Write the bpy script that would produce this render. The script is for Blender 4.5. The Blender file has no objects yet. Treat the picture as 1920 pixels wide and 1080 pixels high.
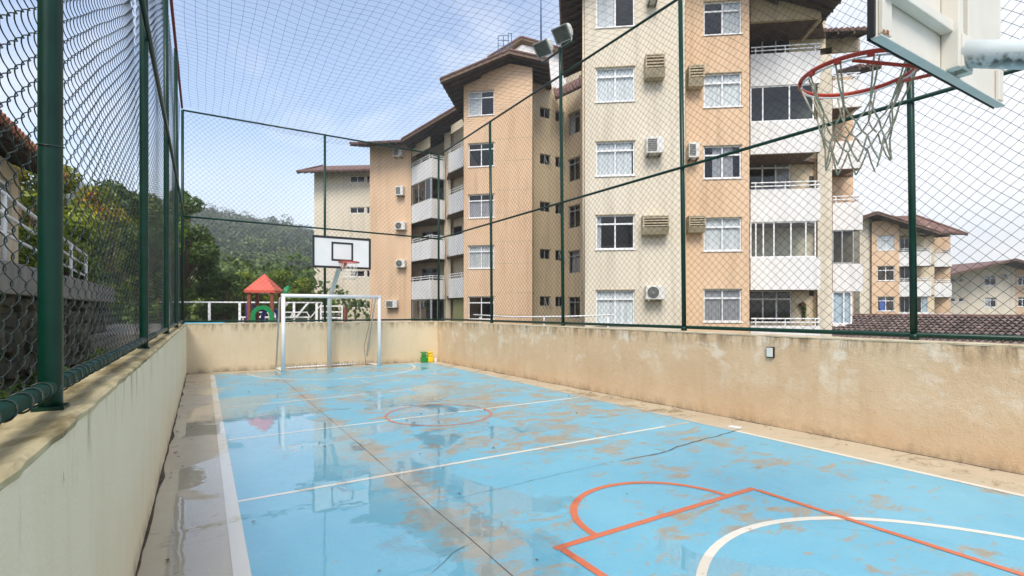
import bpy, math, random
import numpy as np
from mathutils import Vector, Matrix, noise as mnoise

# ------------------------------------------------------------------ camera, sky, sun, exposure
scn = bpy.context.scene
C = scn.collection
R = math.radians
CAM_H, FPX, HOR, YAW = 1.6, 963.0, 582.0, R(31.06)
cam_d = bpy.data.cameras.new('camera'); cam = bpy.data.objects.new('camera', cam_d); C.objects.link(cam)
cam.location = (0, 0, CAM_H); cam.rotation_euler = (R(90), 0, -YAW)
cam_d.sensor_width = 36; cam_d.lens = FPX / 1920 * 36; cam_d.shift_y = (HOR - 540) / 1920
cam_d.clip_start = 0.05; cam_d.clip_end = 4000
scn.camera = cam
SUN_AZ, SUN_EL = R(214), R(50)
world = bpy.data.worlds.new('World'); scn.world = world; world.use_nodes = True
wn, wl = world.node_tree.nodes, world.node_tree.links
wn.clear()
w_out = wn.new('ShaderNodeOutputWorld')
sky = wn.new('ShaderNodeTexSky'); sky.sky_type = 'NISHITA'; sky.sun_disc = False
sky.sun_elevation = SUN_EL; sky.sun_rotation = SUN_AZ; sky.air_density = 1.0; sky.dust_density = 1.2; sky.ozone_density = 1.5
bg1 = wn.new('ShaderNodeBackground'); bg1.inputs[1].default_value = 0.15
wl.new(sky.outputs[0], bg1.inputs[0])
tc = wn.new('ShaderNodeTexCoord')
mp = wn.new('ShaderNodeMapping'); mp.inputs['Scale'].default_value = (1.0, 1.0, 1.9); mp.inputs['Location'].default_value = (5.5, 2.2, 0.7)
wl.new(tc.outputs['Generated'], mp.inputs[0])
nz = wn.new('ShaderNodeTexNoise'); nz.inputs['Scale'].default_value = 1.5; nz.inputs['Detail'].default_value = 6; nz.inputs['Roughness'].default_value = 0.55; nz.inputs['Distortion'].default_value = 0.5
wl.new(mp.outputs[0], nz.inputs['Vector'])
rmp = wn.new('ShaderNodeValToRGB'); rmp.color_ramp.elements[0].position = 0.45; rmp.color_ramp.elements[0].color = (0.10,)*3 + (1,); rmp.color_ramp.elements[1].position = 0.72; rmp.color_ramp.elements[1].color = (1, 1, 1, 1)
wl.new(nz.outputs[0], rmp.inputs[0])
sepw = wn.new('ShaderNodeSeparateXYZ'); wl.new(tc.outputs['Generated'], sepw.inputs[0])
rmz = wn.new('ShaderNodeMapRange'); rmz.inputs['From Min'].default_value = 0.02; rmz.inputs['From Max'].default_value = 0.33; rmz.inputs['To Min'].default_value = 0.95; rmz.inputs['To Max'].default_value = 0.0
wl.new(sepw.outputs[2], rmz.inputs[0])
mxw = wn.new('ShaderNodeMath'); mxw.operation = 'MAXIMUM'; wl.new(rmp.outputs[0], mxw.inputs[0]); wl.new(rmz.outputs[0], mxw.inputs[1])
dte = wn.new('ShaderNodeVectorMath'); dte.operation = 'DOT_PRODUCT'; dte.inputs[1].default_value = (0.97, 0.26, 0.0); wl.new(tc.outputs['Generated'], dte.inputs[0])
bank = wn.new('ShaderNodeMapRange'); bank.interpolation_type = 'SMOOTHSTEP'; bank.inputs[1].default_value = 0.55; bank.inputs[2].default_value = 0.9; bank.inputs[4].default_value = 0.85; wl.new(dte.outputs['Value'], bank.inputs[0])
mxb = wn.new('ShaderNodeMath'); mxb.operation = 'MAXIMUM'; wl.new(mxw.outputs[0], mxb.inputs[0]); wl.new(bank.outputs[0], mxb.inputs[1])
nz2 = wn.new('ShaderNodeTexNoise'); nz2.inputs['Scale'].default_value = 2.4; nz2.inputs['Detail'].default_value = 4; wl.new(mp.outputs[0], nz2.inputs['Vector'])
crc = wn.new('ShaderNodeValToRGB'); crc.color_ramp.elements[0].position = 0.3; crc.color_ramp.elements[0].color = (0.58, 0.60, 0.63, 1); crc.color_ramp.elements[1].position = 0.62; crc.color_ramp.elements[1].color = (0.82, 0.81, 0.795, 1)
wl.new(nz2.outputs[0], crc.inputs[0])
bg2 = wn.new('ShaderNodeBackground'); bg2.inputs[1].default_value = 1.0; wl.new(crc.outputs[0], bg2.inputs[0])
mxs = wn.new('ShaderNodeMixShader'); wl.new(mxb.outputs[0], mxs.inputs[0]); wl.new(bg1.outputs[0], mxs.inputs[1]); wl.new(bg2.outputs[0], mxs.inputs[2])
wl.new(mxs.outputs[0], w_out.inputs[0])

sun_d = bpy.data.lights.new('sun', 'SUN'); sun_d.energy = 2.0; sun_d.angle = R(26); sun_d.color = (1.0, 0.93, 0.82)
sun = bpy.data.objects.new('sun', sun_d); C.objects.link(sun)
to_sun = Vector((math.sin(SUN_AZ) * math.cos(SUN_EL), math.cos(SUN_AZ) * math.cos(SUN_EL), math.sin(SUN_EL)))
sun.rotation_euler = to_sun.to_track_quat('Z', 'Y').to_euler()
vs = scn.view_settings; vs.view_transform = 'Standard'; vs.look = 'None'; vs.gamma = 1.0; vs.use_curve_mapping = False; vs.exposure = 0.90
scn.render.engine = 'CYCLES'
scn.cycles.use_denoising = True
scn.cycles.max_bounces = 8; scn.cycles.transparent_max_bounces = 12; scn.cycles.volume_bounces = 0
scn.cycles.sample_clamp_indirect = 6

# ------------------------------------------------------------------ survey helpers
SN, CS = math.sin(YAW), math.cos(YAW)
def S(px, d):
    """ground position of a bearing (picture column) at range d metres"""
    u = (px - 960) / FPX
    return Vector((d * (SN + u * CS), d * (CS - u * SN)))
def Z(py, d):
    return CAM_H + (HOR - py) * d / FPX
def V3(p, z): return Vector((p[0], p[1], z))

# ------------------------------------------------------------------ materials
MATS = {}
def mat(name, c1, c2=None, rough=0.6, scale=4.0, bump=0.0, bscale=50.0, metal=0.0, spec=0.5, lo=0.35, hi=0.65, coat=0.0, stretch=None, rand=0.0, distort=0.3, streak=0.0):
    m = bpy.data.materials.new(name); m.use_nodes = True; MATS[name] = m
    n, l = m.node_tree.nodes, m.node_tree.links
    b = n['Principled BSDF']
    b.inputs['Base Color'].default_value = (*c1, 1); b.inputs['Roughness'].default_value = rough
    b.inputs['Metallic'].default_value = metal; b.inputs['Specular IOR Level'].default_value = spec
    b.inputs['Coat Weight'].default_value = coat
    g = n.new('ShaderNodeNewGeometry'); vec = g.outputs['Position']
    if stretch:
        mm = n.new('ShaderNodeMapping'); mm.inputs['Scale'].default_value = stretch; l.new(vec, mm.inputs[0]); vec = mm.outputs[0]
    col = None
    if c2:
        t = n.new('ShaderNodeTexNoise'); t.inputs['Scale'].default_value = scale; t.inputs['Detail'].default_value = 6; t.inputs['Roughness'].default_value = 0.62; t.inputs['Distortion'].default_value = distort
        l.new(vec, t.inputs['Vector'])
        r = n.new('ShaderNodeValToRGB'); r.color_ramp.elements[0].position = lo; r.color_ramp.elements[1].position = hi
        r.color_ramp.elements[0].color = (*c1, 1); r.color_ramp.elements[1].color = (*c2, 1)
        l.new(t.outputs[0], r.inputs[0]); col = r.outputs[0]
    if streak:
        sm_ = n.new('ShaderNodeMapping'); sm_.inputs['Scale'].default_value = (1, 1, 0.07); l.new(g.outputs['Position'], sm_.inputs[0])
        st = n.new('ShaderNodeTexNoise'); st.inputs['Scale'].default_value = 2.2; st.inputs['Detail'].default_value = 6; st.inputs['Roughness'].default_value = 0.7; l.new(sm_.outputs[0], st.inputs['Vector'])
        sr = n.new('ShaderNodeMapRange'); sr.inputs[1].default_value = 0.48; sr.inputs[2].default_value = 0.75; sr.inputs[3].default_value = 1.0; sr.inputs[4].default_value = 1 - streak; l.new(st.outputs[0], sr.inputs[0])
        hv = n.new('ShaderNodeHueSaturation'); l.new(sr.outputs[0], hv.inputs['Value']); l.new(col, hv.inputs['Color']); col = hv.outputs[0]
    if rand:
        oi = n.new('ShaderNodeObjectInfo'); hs = n.new('ShaderNodeHueSaturation')
        mr = n.new('ShaderNodeMapRange'); mr.inputs['To Min'].default_value = 1 - rand; mr.inputs['To Max'].default_value = 1 + rand
        l.new(oi.outputs['Random'], mr.inputs[0]); l.new(mr.outputs[0], hs.inputs['Value'])
        if col: l.new(col, hs.inputs['Color'])
        else: hs.inputs['Color'].default_value = (*c1, 1)
        col = hs.outputs[0]
    if col: l.new(col, b.inputs['Base Color'])
    if bump:
        t2 = n.new('ShaderNodeTexNoise'); t2.inputs['Scale'].default_value = bscale; t2.inputs['Detail'].default_value = 4; l.new(g.outputs['Position'], t2.inputs['Vector'])
        bp = n.new('ShaderNodeBump'); bp.inputs['Strength'].default_value = bump; bp.inputs['Distance'].default_value = 0.02
        l.new(t2.outputs[0], bp.inputs['Height']); l.new(bp.outputs[0], b.inputs['Normal'])
    return m

def leaf_mat(name, cols, transl=0.25, rough=0.5, nscale=0.9, island=0.6):
    m = bpy.data.materials.new(name); m.use_nodes = True; MATS[name] = m
    n, l = m.node_tree.nodes, m.node_tree.links
    b = n['Principled BSDF']; b.inputs['Roughness'].default_value = rough
    g = n.new('ShaderNodeNewGeometry'); r = n.new('ShaderNodeValToRGB')
    els = r.color_ramp.elements
    while len(els) < len(cols): els.new(0.5)
    for i, c in enumerate(cols): els[i].position = i / (len(cols) - 1); els[i].color = (*c, 1)
    t = n.new('ShaderNodeTexNoise'); t.inputs['Scale'].default_value = nscale; t.inputs['Detail'].default_value = 3; l.new(g.outputs['Position'], t.inputs['Vector'])
    ma = n.new('ShaderNodeMath'); ma.operation = 'MULTIPLY_ADD'; ma.inputs[1].default_value = island
    mb = n.new('ShaderNodeMath'); mb.operation = 'MULTIPLY_ADD'; mb.inputs[1].default_value = 1.6; mb.inputs[2].default_value = -0.6
    l.new(t.outputs[0], mb.inputs[0]); l.new(g.outputs['Random Per Island'], ma.inputs[0]); l.new(mb.outputs[0], ma.inputs[2])
    l.new(ma.outputs[0], r.inputs[0]); l.new(r.outputs[0], b.inputs['Base Color'])
    tr = n.new('ShaderNodeBsdfTranslucent'); l.new(r.outputs[0], tr.inputs[0])
    mx = n.new('ShaderNodeMixShader'); mx.inputs[0].default_value = transl
    l.new(b.outputs[0], mx.inputs[1]); l.new(tr.outputs[0], mx.inputs[2]); l.new(mx.outputs[0], n['Material Output'].inputs[0])
    return m

def glass_mat(name, tint, refl=1.0):
    m = bpy.data.materials.new(name); m.use_nodes = True; MATS[name] = m
    n, l = m.node_tree.nodes, m.node_tree.links; n.remove(n['Principled BSDF'])
    t = n.new('ShaderNodeBsdfTransparent'); t.inputs[0].default_value = (*tint, 1)
    g = n.new('ShaderNodeBsdfGlossy'); g.inputs['Roughness'].default_value = 0.03
    f0 = n.new('ShaderNodeLayerWeight'); f0.inputs[0].default_value = 0.5; f = n.new('ShaderNodeMath'); f.operation = 'POWER'; f.inputs[1].default_value = 3.0; l.new(f0.outputs['Facing'], f.inputs[0])
    k = n.new('ShaderNodeMath'); k.operation = 'MULTIPLY_ADD'; k.inputs[1].default_value = refl; k.inputs[2].default_value = 0.05; l.new(f.outputs[0], k.inputs[0])
    x = n.new('ShaderNodeMixShader'); l.new(k.outputs[0], x.inputs[0]); l.new(t.outputs[0], x.inputs[1]); l.new(g.outputs[0], x.inputs[2])
    l.new(x.outputs[0], n['Material Output'].inputs[0])
    return m

mat('stucco_beige', (0.66, 0.585, 0.465), (0.71, 0.64, 0.52), 0.85, 0.35, 0.25, 90, streak=0.28)
mat('stucco_orange', (0.65, 0.445, 0.285), (0.70, 0.50, 0.335), 0.85, 0.35, 0.25, 90, streak=0.25)
mat('stucco_cream', (0.64, 0.53, 0.37), (0.68, 0.575, 0.415), 0.85, 0.35, 0.2, 90, streak=0.25)
mat('stucco_white', (0.70, 0.69, 0.68), (0.78, 0.77, 0.76), 0.8, 0.6, 0.15, 90, streak=0.22)
mat('roof_tile', (0.105, 0.060, 0.047), (0.225, 0.125, 0.10), 0.8, 3.0, 0.3, 30, rand=0.15)
mat('roof_terracotta', (0.22, 0.075, 0.035), (0.38, 0.15, 0.075), 0.8, 3.0, 0.3, 30, rand=0.15)
mat('roof_tile_dark', (0.085, 0.060, 0.052), (0.225, 0.165, 0.145), 0.8, 2.0, 0.3, 30)
mat('dark_wood', (0.035, 0.026, 0.018), (0.07, 0.05, 0.034), 0.7, 3.0)
mat('eave_timber', (0.06, 0.045, 0.03), (0.11, 0.08, 0.05), 0.7, 3.0)
mat('fascia_timber', (0.11, 0.07, 0.045), (0.16, 0.10, 0.065), 0.7, 3.0)
mat('white_frame', (0.80, 0.81, 0.82), None, 0.4)
mat('grey_frame', (0.35, 0.37, 0.37), None, 0.4)
mat('interior_grey', (0.16, 0.15, 0.13), None, 0.9)
mat('curtain_white', (0.66, 0.68, 0.69), (0.44, 0.46, 0.48), 0.9, 3.0, stretch=(5, 5, 0.15), rand=0.18)
mat('curtain_grey', (0.34, 0.34, 0.36), (0.24, 0.24, 0.27), 0.9, 6.0, stretch=(6, 6, 0.2))
mat('curtain_blue', (0.04, 0.12, 0.45), None, 0.9)
mat('curtain_olive', (0.26, 0.25, 0.11), None, 0.9)
glass_mat('window_glass', (0.95, 0.97, 0.97), 0.7)
glass_mat('dark_glass', (0.16, 0.20, 0.22), 0.7)
glass_mat('pale_glass', (0.80, 0.90, 0.95), 0.9)
mat('ac_white', (0.70, 0.70, 0.68), (0.62, 0.60, 0.55), 0.5, 3.0)
mat('ac_dark', (0.05, 0.05, 0.05), None, 0.5)
mat('hood_concrete', (0.52, 0.44, 0.31), (0.36, 0.30, 0.20), 0.85, 3.0, 0.2)
mat('green_paint', (0.0016, 0.027, 0.016), (0.003, 0.038, 0.023), 0.30, 9.0, spec=0.28)
mat('green_wire', (0.008, 0.020, 0.015), (0.02, 0.038, 0.029), 0.36, 20.0, spec=0.6)
mat('net_cord', (0.012, 0.016, 0.018), None, 0.8)
mat('roof_net_cord', (0.05, 0.065, 0.085), None, 0.8)
mat('red_tube', (0.22, 0.012, 0.012), None, 0.5)
mat('white_paint', (0.86, 0.86, 0.86), (0.78, 0.79, 0.79), 0.4, 4.0)
mat('board_white', (0.72, 0.69, 0.62), (0.64, 0.61, 0.54), 0.55, 2.5)
mat('board_face', (0.74, 0.75, 0.75), (0.68, 0.69, 0.69), 0.5, 2.0)
mat('board_black', (0.012, 0.013, 0.014), None, 0.5)
mat('pole_grey', (0.58, 0.61, 0.58), (0.68, 0.69, 0.66), 0.45, 5.0)
mat('arm_paint', (0.62, 0.68, 0.72), (0.55, 0.62, 0.63), 0.4, 5.0)
mat('rust', (0.20, 0.07, 0.02), (0.33, 0.16, 0.07), 0.9, 30.0)
mat('rim_red', (0.56, 0.055, 0.018), (0.42, 0.035, 0.015), 0.4, 8.0)
mat('hoop_net', (0.70, 0.64, 0.49), (0.30, 0.28, 0.18), 0.9, 40.0)
mat('hoop_net_white', (0.75, 0.70, 0.62), None, 0.9)
mat('coping_moss', (0.20, 0.155, 0.062), (0.56, 0.47, 0.27), 0.8, 3.5, 0.8, 18, lo=0.36, hi=0.60, stretch=(2.5, 0.7, 1))
mat('coping_pale', (0.66, 0.56, 0.40), (0.52, 0.41, 0.25), 0.8, 3.5, 0.5, 25, lo=0.4, hi=0.65)
mat('concrete_grey', (0.17, 0.17, 0.16), (0.26, 0.255, 0.235), 0.85, 2.0, 0.3, 40)
mat('stone', (0.020, 0.024, 0.012), (0.10, 0.092, 0.066), 0.85, 2.2, 0.9, 14, rand=0.55, lo=0.38, hi=0.6)
mat('stone_joint', (0.035, 0.032, 0.022), (0.07, 0.075, 0.035), 0.95, 4.0)
mat('bark', (0.10, 0.07, 0.045), (0.18, 0.13, 0.09), 0.9, 10.0, 0.6, 30)
mat('earth', (0.10, 0.085, 0.05), (0.07, 0.10, 0.035), 0.95, 0.3)
mat('paving', (0.30, 0.27, 0.23), (0.38, 0.34, 0.29), 0.8, 1.2)
mat('pool_blue', (0.03, 0.34, 0.52), (0.05, 0.42, 0.60), 0.25, 3.0)
mat('pool_water', (0.06, 0.42, 0.55), None, 0.05)
mat('play_red', (0.66, 0.12, 0.075), (0.58, 0.095, 0.06), 0.4, 2.0)
mat('play_brown', (0.24, 0.075, 0.04), None, 0.5)
mat('play_green', (0.010, 0.23, 0.075), None, 0.4)
mat('play_blue', (0.02, 0.035, 0.20), None, 0.4)
mat('play_purple', (0.075, 0.035, 0.20), None, 0.4)
mat('toy_green', (0.010, 0.24, 0.035), None, 0.45)
mat('toy_yellow', (0.80, 0.56, 0.01), None, 0.45)
mat('plastic_white', (0.78, 0.78, 0.76), None, 0.4)
mat('brown_wood', (0.13, 0.07, 0.045), None, 0.6)
mat('ladder_blue', (0.05, 0.13, 0.28), None, 0.5)
mat('hill_ground', (0.035, 0.055, 0.022), (0.05, 0.075, 0.03), 1.0, 0.1)
mat('lamp_grey', (0.30, 0.31, 0.29), (0.42, 0.42, 0.38), 0.5, 6.0)
mat('lamp_back', (0.72, 0.72, 0.64), (0.55, 0.55, 0.47), 0.5, 9.0)
mat('lamp_glass', (0.075, 0.085, 0.075), (0.12, 0.13, 0.115), 0.12, 5.0)
mat('socket_white', (0.72, 0.74, 0.70), None, 0.4)
mat('crack_dark', (0.022, 0.018, 0.012), (0.13, 0.095, 0.06), 0.9, 20.0)
leaf_mat('leaf_dark', [(0.024, 0.060, 0.012), (0.060, 0.125, 0.022), (0.12, 0.21, 0.036)], 0.35)
leaf_mat('leaf_mid', [(0.035, 0.075, 0.014), (0.085, 0.155, 0.025), (0.18, 0.26, 0.045)], 0.35)
leaf_mat('leaf_lime', [(0.07, 0.125, 0.014), (0.18, 0.26, 0.025), (0.36, 0.42, 0.05)], 0.35)
leaf_mat('leaf_croton', [(0.04, 0.085, 0.014), (0.14, 0.21, 0.022), (0.34, 0.34, 0.035), (0.46, 0.17, 0.025)], 0.35)
leaf_mat('leaf_forest', [(0.010, 0.022, 0.007), (0.035, 0.070, 0.016), (0.11, 0.17, 0.04)], 0.15, nscale=0.16, island=0.45)
leaf_mat('leaf_forest_light', [(0.035, 0.065, 0.012), (0.10, 0.16, 0.024), (0.22, 0.29, 0.05)], 0.2, nscale=0.25, island=0.5)

# ------------------------------------------------------------------ mesh helpers
class MB:
    def __init__(s): s.v = []; s.f = []
    def poly(s, pts):
        i = len(s.v); s.v += [tuple(p) for p in pts]; s.f.append(tuple(range(i, i + len(pts)))); return s
    def obox(s, o, a, b, c):
        o, a, b, c = Vector(o), Vector(a), Vector(b), Vector(c)
        if a.cross(b).dot(c) < 0: a, b = b, a
        i = len(s.v)
        s.v += [tuple(o + a * x + b * y + c * z) for z in (0, 1) for y in (0, 1) for x in (0, 1)]
        for q in ((0, 2, 3, 1), (4, 5, 7, 6), (0, 1, 5, 4), (2, 6, 7, 3), (0, 4, 6, 2), (1, 3, 7, 5)): s.f.append(tuple(i + k for k in q))
        return s
    def box(s, c, d, rz=0.0):
        M_ = Matrix.Rotation(rz, 3, 'Z'); a, b, e = M_ @ Vector((d[0], 0, 0)), M_ @ Vector((0, d[1], 0)), Vector((0, 0, d[2]))
        return s.obox(Vector(c) - (a + b + e) / 2, a, b, e)
    def tube(s, pts, r, n=8, closed=False, caps=True):
        pts = [Vector(p) for p in pts]; N = len(pts); rs = r if isinstance(r, (list, tuple)) else [r] * N
        i0 = len(s.v); up = None
        for k, p in enumerate(pts):
            if closed: t = pts[(k + 1) % N] - pts[k - 1]
            else: t = pts[min(k + 1, N - 1)] - pts[max(k - 1, 0)]
            t.normalize()
            if up is None: up = Vector((0, 0, 1)) if abs(t.z) < 0.9 else Vector((1, 0, 0))
            b = t.cross(up); b.normalize(); a = b.cross(t); a.normalize(); up = a
            for j in range(n):
                w = 2 * math.pi * j / n
                s.v.append(tuple(p + (a * math.cos(w) + b * math.sin(w)) * rs[k]))
        for k in range(N if closed else N - 1):
            k2 = (k + 1) % N
            for j in range(n):
                j2 = (j + 1) % n
                s.f.append((i0 + k * n + j, i0 + k2 * n + j, i0 + k2 * n + j2, i0 + k * n + j2))
        if caps and not closed:
            s.f.append(tuple(i0 + j for j in range(n))); s.f.append(tuple(i0 + (N - 1) * n + j for j in reversed(range(n))))
        return s
    def prism(s, pts, ext):
        """closed outline pts extruded by the vector ext"""
        e = Vector(ext); n = len(pts); i = len(s.v)
        s.v += [tuple(Vector(p)) for p in pts] + [tuple(Vector(p) + e) for p in pts]
        s.f.append(tuple(range(i + n - 1, i - 1, -1))); s.f.append(tuple(range(i + n, i + 2 * n)))
        for k in range(n): s.f.append((i + k, i + (k + 1) % n, i + n + (k + 1) % n, i + n + k))
        return s
    def build(s, name, m, root=None, parent=None, smooth=False, bevel=0.0, segs=2):
        off = Vector(root.location) if root else Vector((0, 0, 0))
        me = bpy.data.meshes.new(name); me.from_pydata([tuple(Vector(p) - off) for p in s.v], [], s.f); me.update()
        me.materials.append(MATS[m])
        o = bpy.data.objects.new(name, me); C.objects.link(o)
        o.parent = parent or root
        if smooth: me.polygons.foreach_set('use_smooth', [True] * len(me.polygons))
        if bevel:
            md = o.modifiers.new('bevel', 'BEVEL'); md.width = bevel; md.segments = segs; md.limit_method = 'ANGLE'; md.angle_limit = R(40)
        return o

def np_obj(name, verts, faces, m, root=None, smooth=False):
    verts = np.asarray(verts, dtype=np.float32); faces = np.asarray(faces, dtype=np.int32)
    if root is not None: verts = verts - np.array(root.location, dtype=np.float32)
    me = bpy.data.meshes.new(name); k = faces.shape[1]
    me.vertices.add(len(verts)); me.vertices.foreach_set('co', verts.ravel())
    me.loops.add(faces.size); me.loops.foreach_set('vertex_index', faces.ravel())
    me.polygons.add(len(faces)); me.polygons.foreach_set('loop_start', np.arange(0, faces.size, k, dtype=np.int32))
    try: me.polygons.foreach_set('loop_total', np.full(len(faces), k, dtype=np.int32))
    except Exception: pass
    if smooth: me.polygons.foreach_set('use_smooth', np.ones(len(faces), dtype=bool))
    me.update(calc_edges=True); me.validate()
    me.materials.append(MATS[m])
    o = bpy.data.objects.new(name, me); C.objects.link(o)
    if root is not None: o.parent = root
    return o

def cords(lines, r, normal, k=3):
    """thin cords: a list of (n,3) arrays -> verts, quads; normal = direction roughly square to the sheet"""
    nrm = np.array(normal, dtype=np.float64); vs_, fs_ = [], []; base = 0
    ang = [2 * math.pi * j / k for j in range(k)]
    for P in lines:
        n = len(P)
        if n < 2: continue
        t = np.gradient(P, axis=0); t /= np.linalg.norm(t, axis=1)[:, None] + 1e-9
        b = np.cross(t, nrm); b /= np.linalg.norm(b, axis=1)[:, None] + 1e-9
        a = np.cross(b, t)
        ring = np.stack([P + r * (math.cos(w) * a + math.sin(w) * b) for w in ang], axis=1)
        vs_.append(ring.reshape(-1, 3))
        i = (np.arange(n - 1)[:, None] * k + np.arange(k)[None, :]); j2 = (np.arange(n - 1)[:, None] * k + (np.arange(k)[None, :] + 1) % k)
        fs_.append((np.stack([i, i + k, j2 + k, j2], axis=-1).reshape(-1, 4)) + base); base += n * k
    return np.concatenate(vs_), np.concatenate(fs_)

def tag(o, label=None, cat=None, group=None, kind=None):
    if label: o['label'] = label
    if cat: o['category'] = cat
    if group: o['group'] = group
    if kind: o['kind'] = kind
    return o
def thing(name, label, cat, loc=(0, 0, 0), group=None):
    o = bpy.data.objects.new(name, None); o.empty_display_size = 0.2; C.objects.link(o); o.location = loc
    return tag(o, label, cat, group)

rng = random.Random(7)
nrg = np.random.default_rng(11)

# ------------------------------------------------------------------ the setting: ground, terrace
g = MB(); g.poly([(-900, -500, -0.06), (900, -500, -0.06), (900, 1300, -0.06), (-900, 1300, -0.06)])
tag(g.build('ground', 'earth'), kind='structure')
XL, XR0, XR1, YF0, YF1, YB = -0.35, 6.85, 6.35, 15.45, 15.1, -2.6      # court walls: left X, right X near / far, far Y left / right, back
WH = 1.264
def xr(y): return XR0 + (XR1 - XR0) * (y - 1.7) / (YF1 - 1.7)
def yf(x): return YF0 + (YF1 - YF0) * (x - XL) / (XR1 - XL)

# wet court surfaces
def wet(name, ca, cb, worn=None, worn_amt=0.5, rough=0.42, line=False):
    m = bpy.data.materials.new(name); m.use_nodes = True; MATS[name] = m
    n, l = m.node_tree.nodes, m.node_tree.links; b = n['Principled BSDF']
    g = n.new('ShaderNodeNewGeometry'); P = g.outputs['Position']
    sep = n.new('ShaderNodeSeparateXYZ'); l.new(P, sep.inputs[0])
    def math_(op, a, c=None, v=None):
        q = n.new('ShaderNodeMath'); q.operation = op
        for i, x in enumerate((a, c, v)):
            if x is None: continue
            if isinstance(x, (int, float)): q.inputs[i].default_value = x
            else: l.new(x, q.inputs[i])
        return q.outputs[0]
    def noise(scale, detail=5, rough_=0.6, dist=0.0, stretch=None):
        t = n.new('ShaderNodeTexNoise'); t.inputs['Scale'].default_value = scale; t.inputs['Detail'].default_value = detail; t.inputs['Roughness'].default_value = rough_; t.inputs['Distortion'].default_value = dist
        if stretch:
            mm = n.new('ShaderNodeMapping'); mm.inputs['Scale'].default_value = stretch; l.new(P, mm.inputs[0]); l.new(mm.outputs[0], t.inputs['Vector'])
        else: l.new(P, t.inputs['Vector'])
        return t.outputs[0]
    def ramp(x, p0, p1, c0=(0, 0, 0), c1=(1, 1, 1)):
        r = n.new('ShaderNodeValToRGB'); r.color_ramp.elements[0].position = p0; r.color_ramp.elements[1].position = p1
        r.color_ramp.elements[0].color = (*c0, 1); r.color_ramp.elements[1].color = (*c1, 1); l.new(x, r.inputs[0]); return r.outputs[0]
    def blob(cx, cy, sx, sy):
        dx = math_('DIVIDE', math_('SUBTRACT', sep.outputs[0], cx), sx); dy = math_('DIVIDE', math_('SUBTRACT', sep.outputs[1], cy), sy)
        return math_('EXPONENT', math_('MULTIPLY', math_('ADD', math_('MULTIPLY', dx, dx), math_('MULTIPLY', dy, dy)), -1))
    def mix(f, a, c):
        q = n.new('ShaderNodeMix'); q.data_type = 'RGBA'; l.new(f, q.inputs[0])
        for s_, x in ((6, a), (7, c)):
            if isinstance(x, tuple): q.inputs[s_].default_value = (*x, 1)
            else: l.new(x, q.inputs[s_])
        return q.outputs[2]
    col = ramp(noise(1.3, 6, 0.65, 0.4), 0.3, 0.7, ca, cb)
    bias = math_('ADD', math_('MULTIPLY', blob(1.6, 6.5, 0.20, 9.0), 0.10), math_('MULTIPLY', blob(4.2, 8.0, 2.6, 4.0), 0.05))
    bias = math_('SUBTRACT', bias, math_('MULTIPLY', blob(0.7, 5.5, 0.9, 4.5), 0.05))
    wn_ = math_('ADD', math_('ADD', math_('MULTIPLY', noise(3.6, 10, 0.74, 0.7, (0.75, 1.35, 1)), 0.62), math_('MULTIPLY', noise(0.9, 4, 0.6, 0.4), 0.38)), bias)
    if worn:
        w1 = ramp(wn_, worn_amt - 0.01, worn_amt + 0.055)
        w2 = ramp(noise(5.5, 5, 0.6, 0.8, (1.0, 1.7, 1)), 0.64, 0.70)
        wm = math_('MULTIPLY', math_('MAXIMUM', w1, math_('MULTIPLY', w2, 0.8)), 0.82)
        wcol = ramp(noise(6.0, 5), 0.3, 0.7, worn, tuple(c * 0.72 for c in worn))
        col = mix(wm, col, wcol)
        dm = ramp(noise(0.95, 7, 0.66, 1.0), 0.615, 0.70)
        col = mix(math_('MULTIPLY', dm, 0.62), col, (0.20, 0.19, 0.15))
    sp = ramp(noise(26.0, 3), 0.70, 0.74)
    col = mix(math_('MULTIPLY', sp, 0.5), col, (0.10, 0.075, 0.05))
    # standing water
    pb = math_('ADD', math_('MULTIPLY', blob(0.75, 5.0, 1.25, 3.8), 0.24), math_('MULTIPLY', blob(2.9, 8.5, 2.0, 1.8), 0.08))
    pb = math_('SUBTRACT', pb, math_('MULTIPLY', blob(6.0, 3.0, 2.6, 3.4), 0.10))
    pb = math_('ADD', pb, math_('MULTIPLY', blob(3.0, 14.0, 3.0, 1.5), 0.07))
    pn = math_('ADD', noise(0.8, 5, 0.5, 0.35), pb)
    pud = ramp(pn, 0.565, 0.59)
    col = mix(math_('MULTIPLY', pud, 0.30), col, tuple(c * 0.72 for c in ca))
    l.new(col, b.inputs['Base Color'])
    rr = math_('ADD', math_('MULTIPLY', noise(9.0, 4), 0.26), rough - 0.12)
    l.new(rr, b.inputs['Roughness']); b.inputs['Specular IOR Level'].default_value = 0.35
    b.inputs['Coat IOR'].default_value = 1.58; l.new(math_('MULTIPLY_ADD', pud, 0.80, 0.20), b.inputs['Coat Weight'])
    l.new(math_('MULTIPLY_ADD', pud, -0.19, 0.205), b.inputs['Coat Roughness'])
    bp = n.new('ShaderNodeBump'); bp.inputs['Strength'].default_value = 0.35; bp.inputs['Distance'].default_value = 0.01; l.new(noise(45.0, 4), bp.inputs['Height'])
    l.new(bp.outputs[0], b.inputs['Normal'])
    rp = n.new('ShaderNodeBump'); rp.inputs['Strength'].default_value = 0.055; rp.inputs['Distance'].default_value = 0.02; l.new(noise(4.0, 2), rp.inputs['Height'])
    l.new(rp.outputs[0], b.inputs['Coat Normal'])
    return m
SAND = (0.47, 0.335, 0.19)
wet('wet_concrete', (0.50, 0.42, 0.30), (0.58, 0.50, 0.37), (0.26, 0.205, 0.115), 0.555)
wet('blue_paint', (0.14, 0.43, 0.575), (0.195, 0.49, 0.62), SAND, 0.538)
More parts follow.
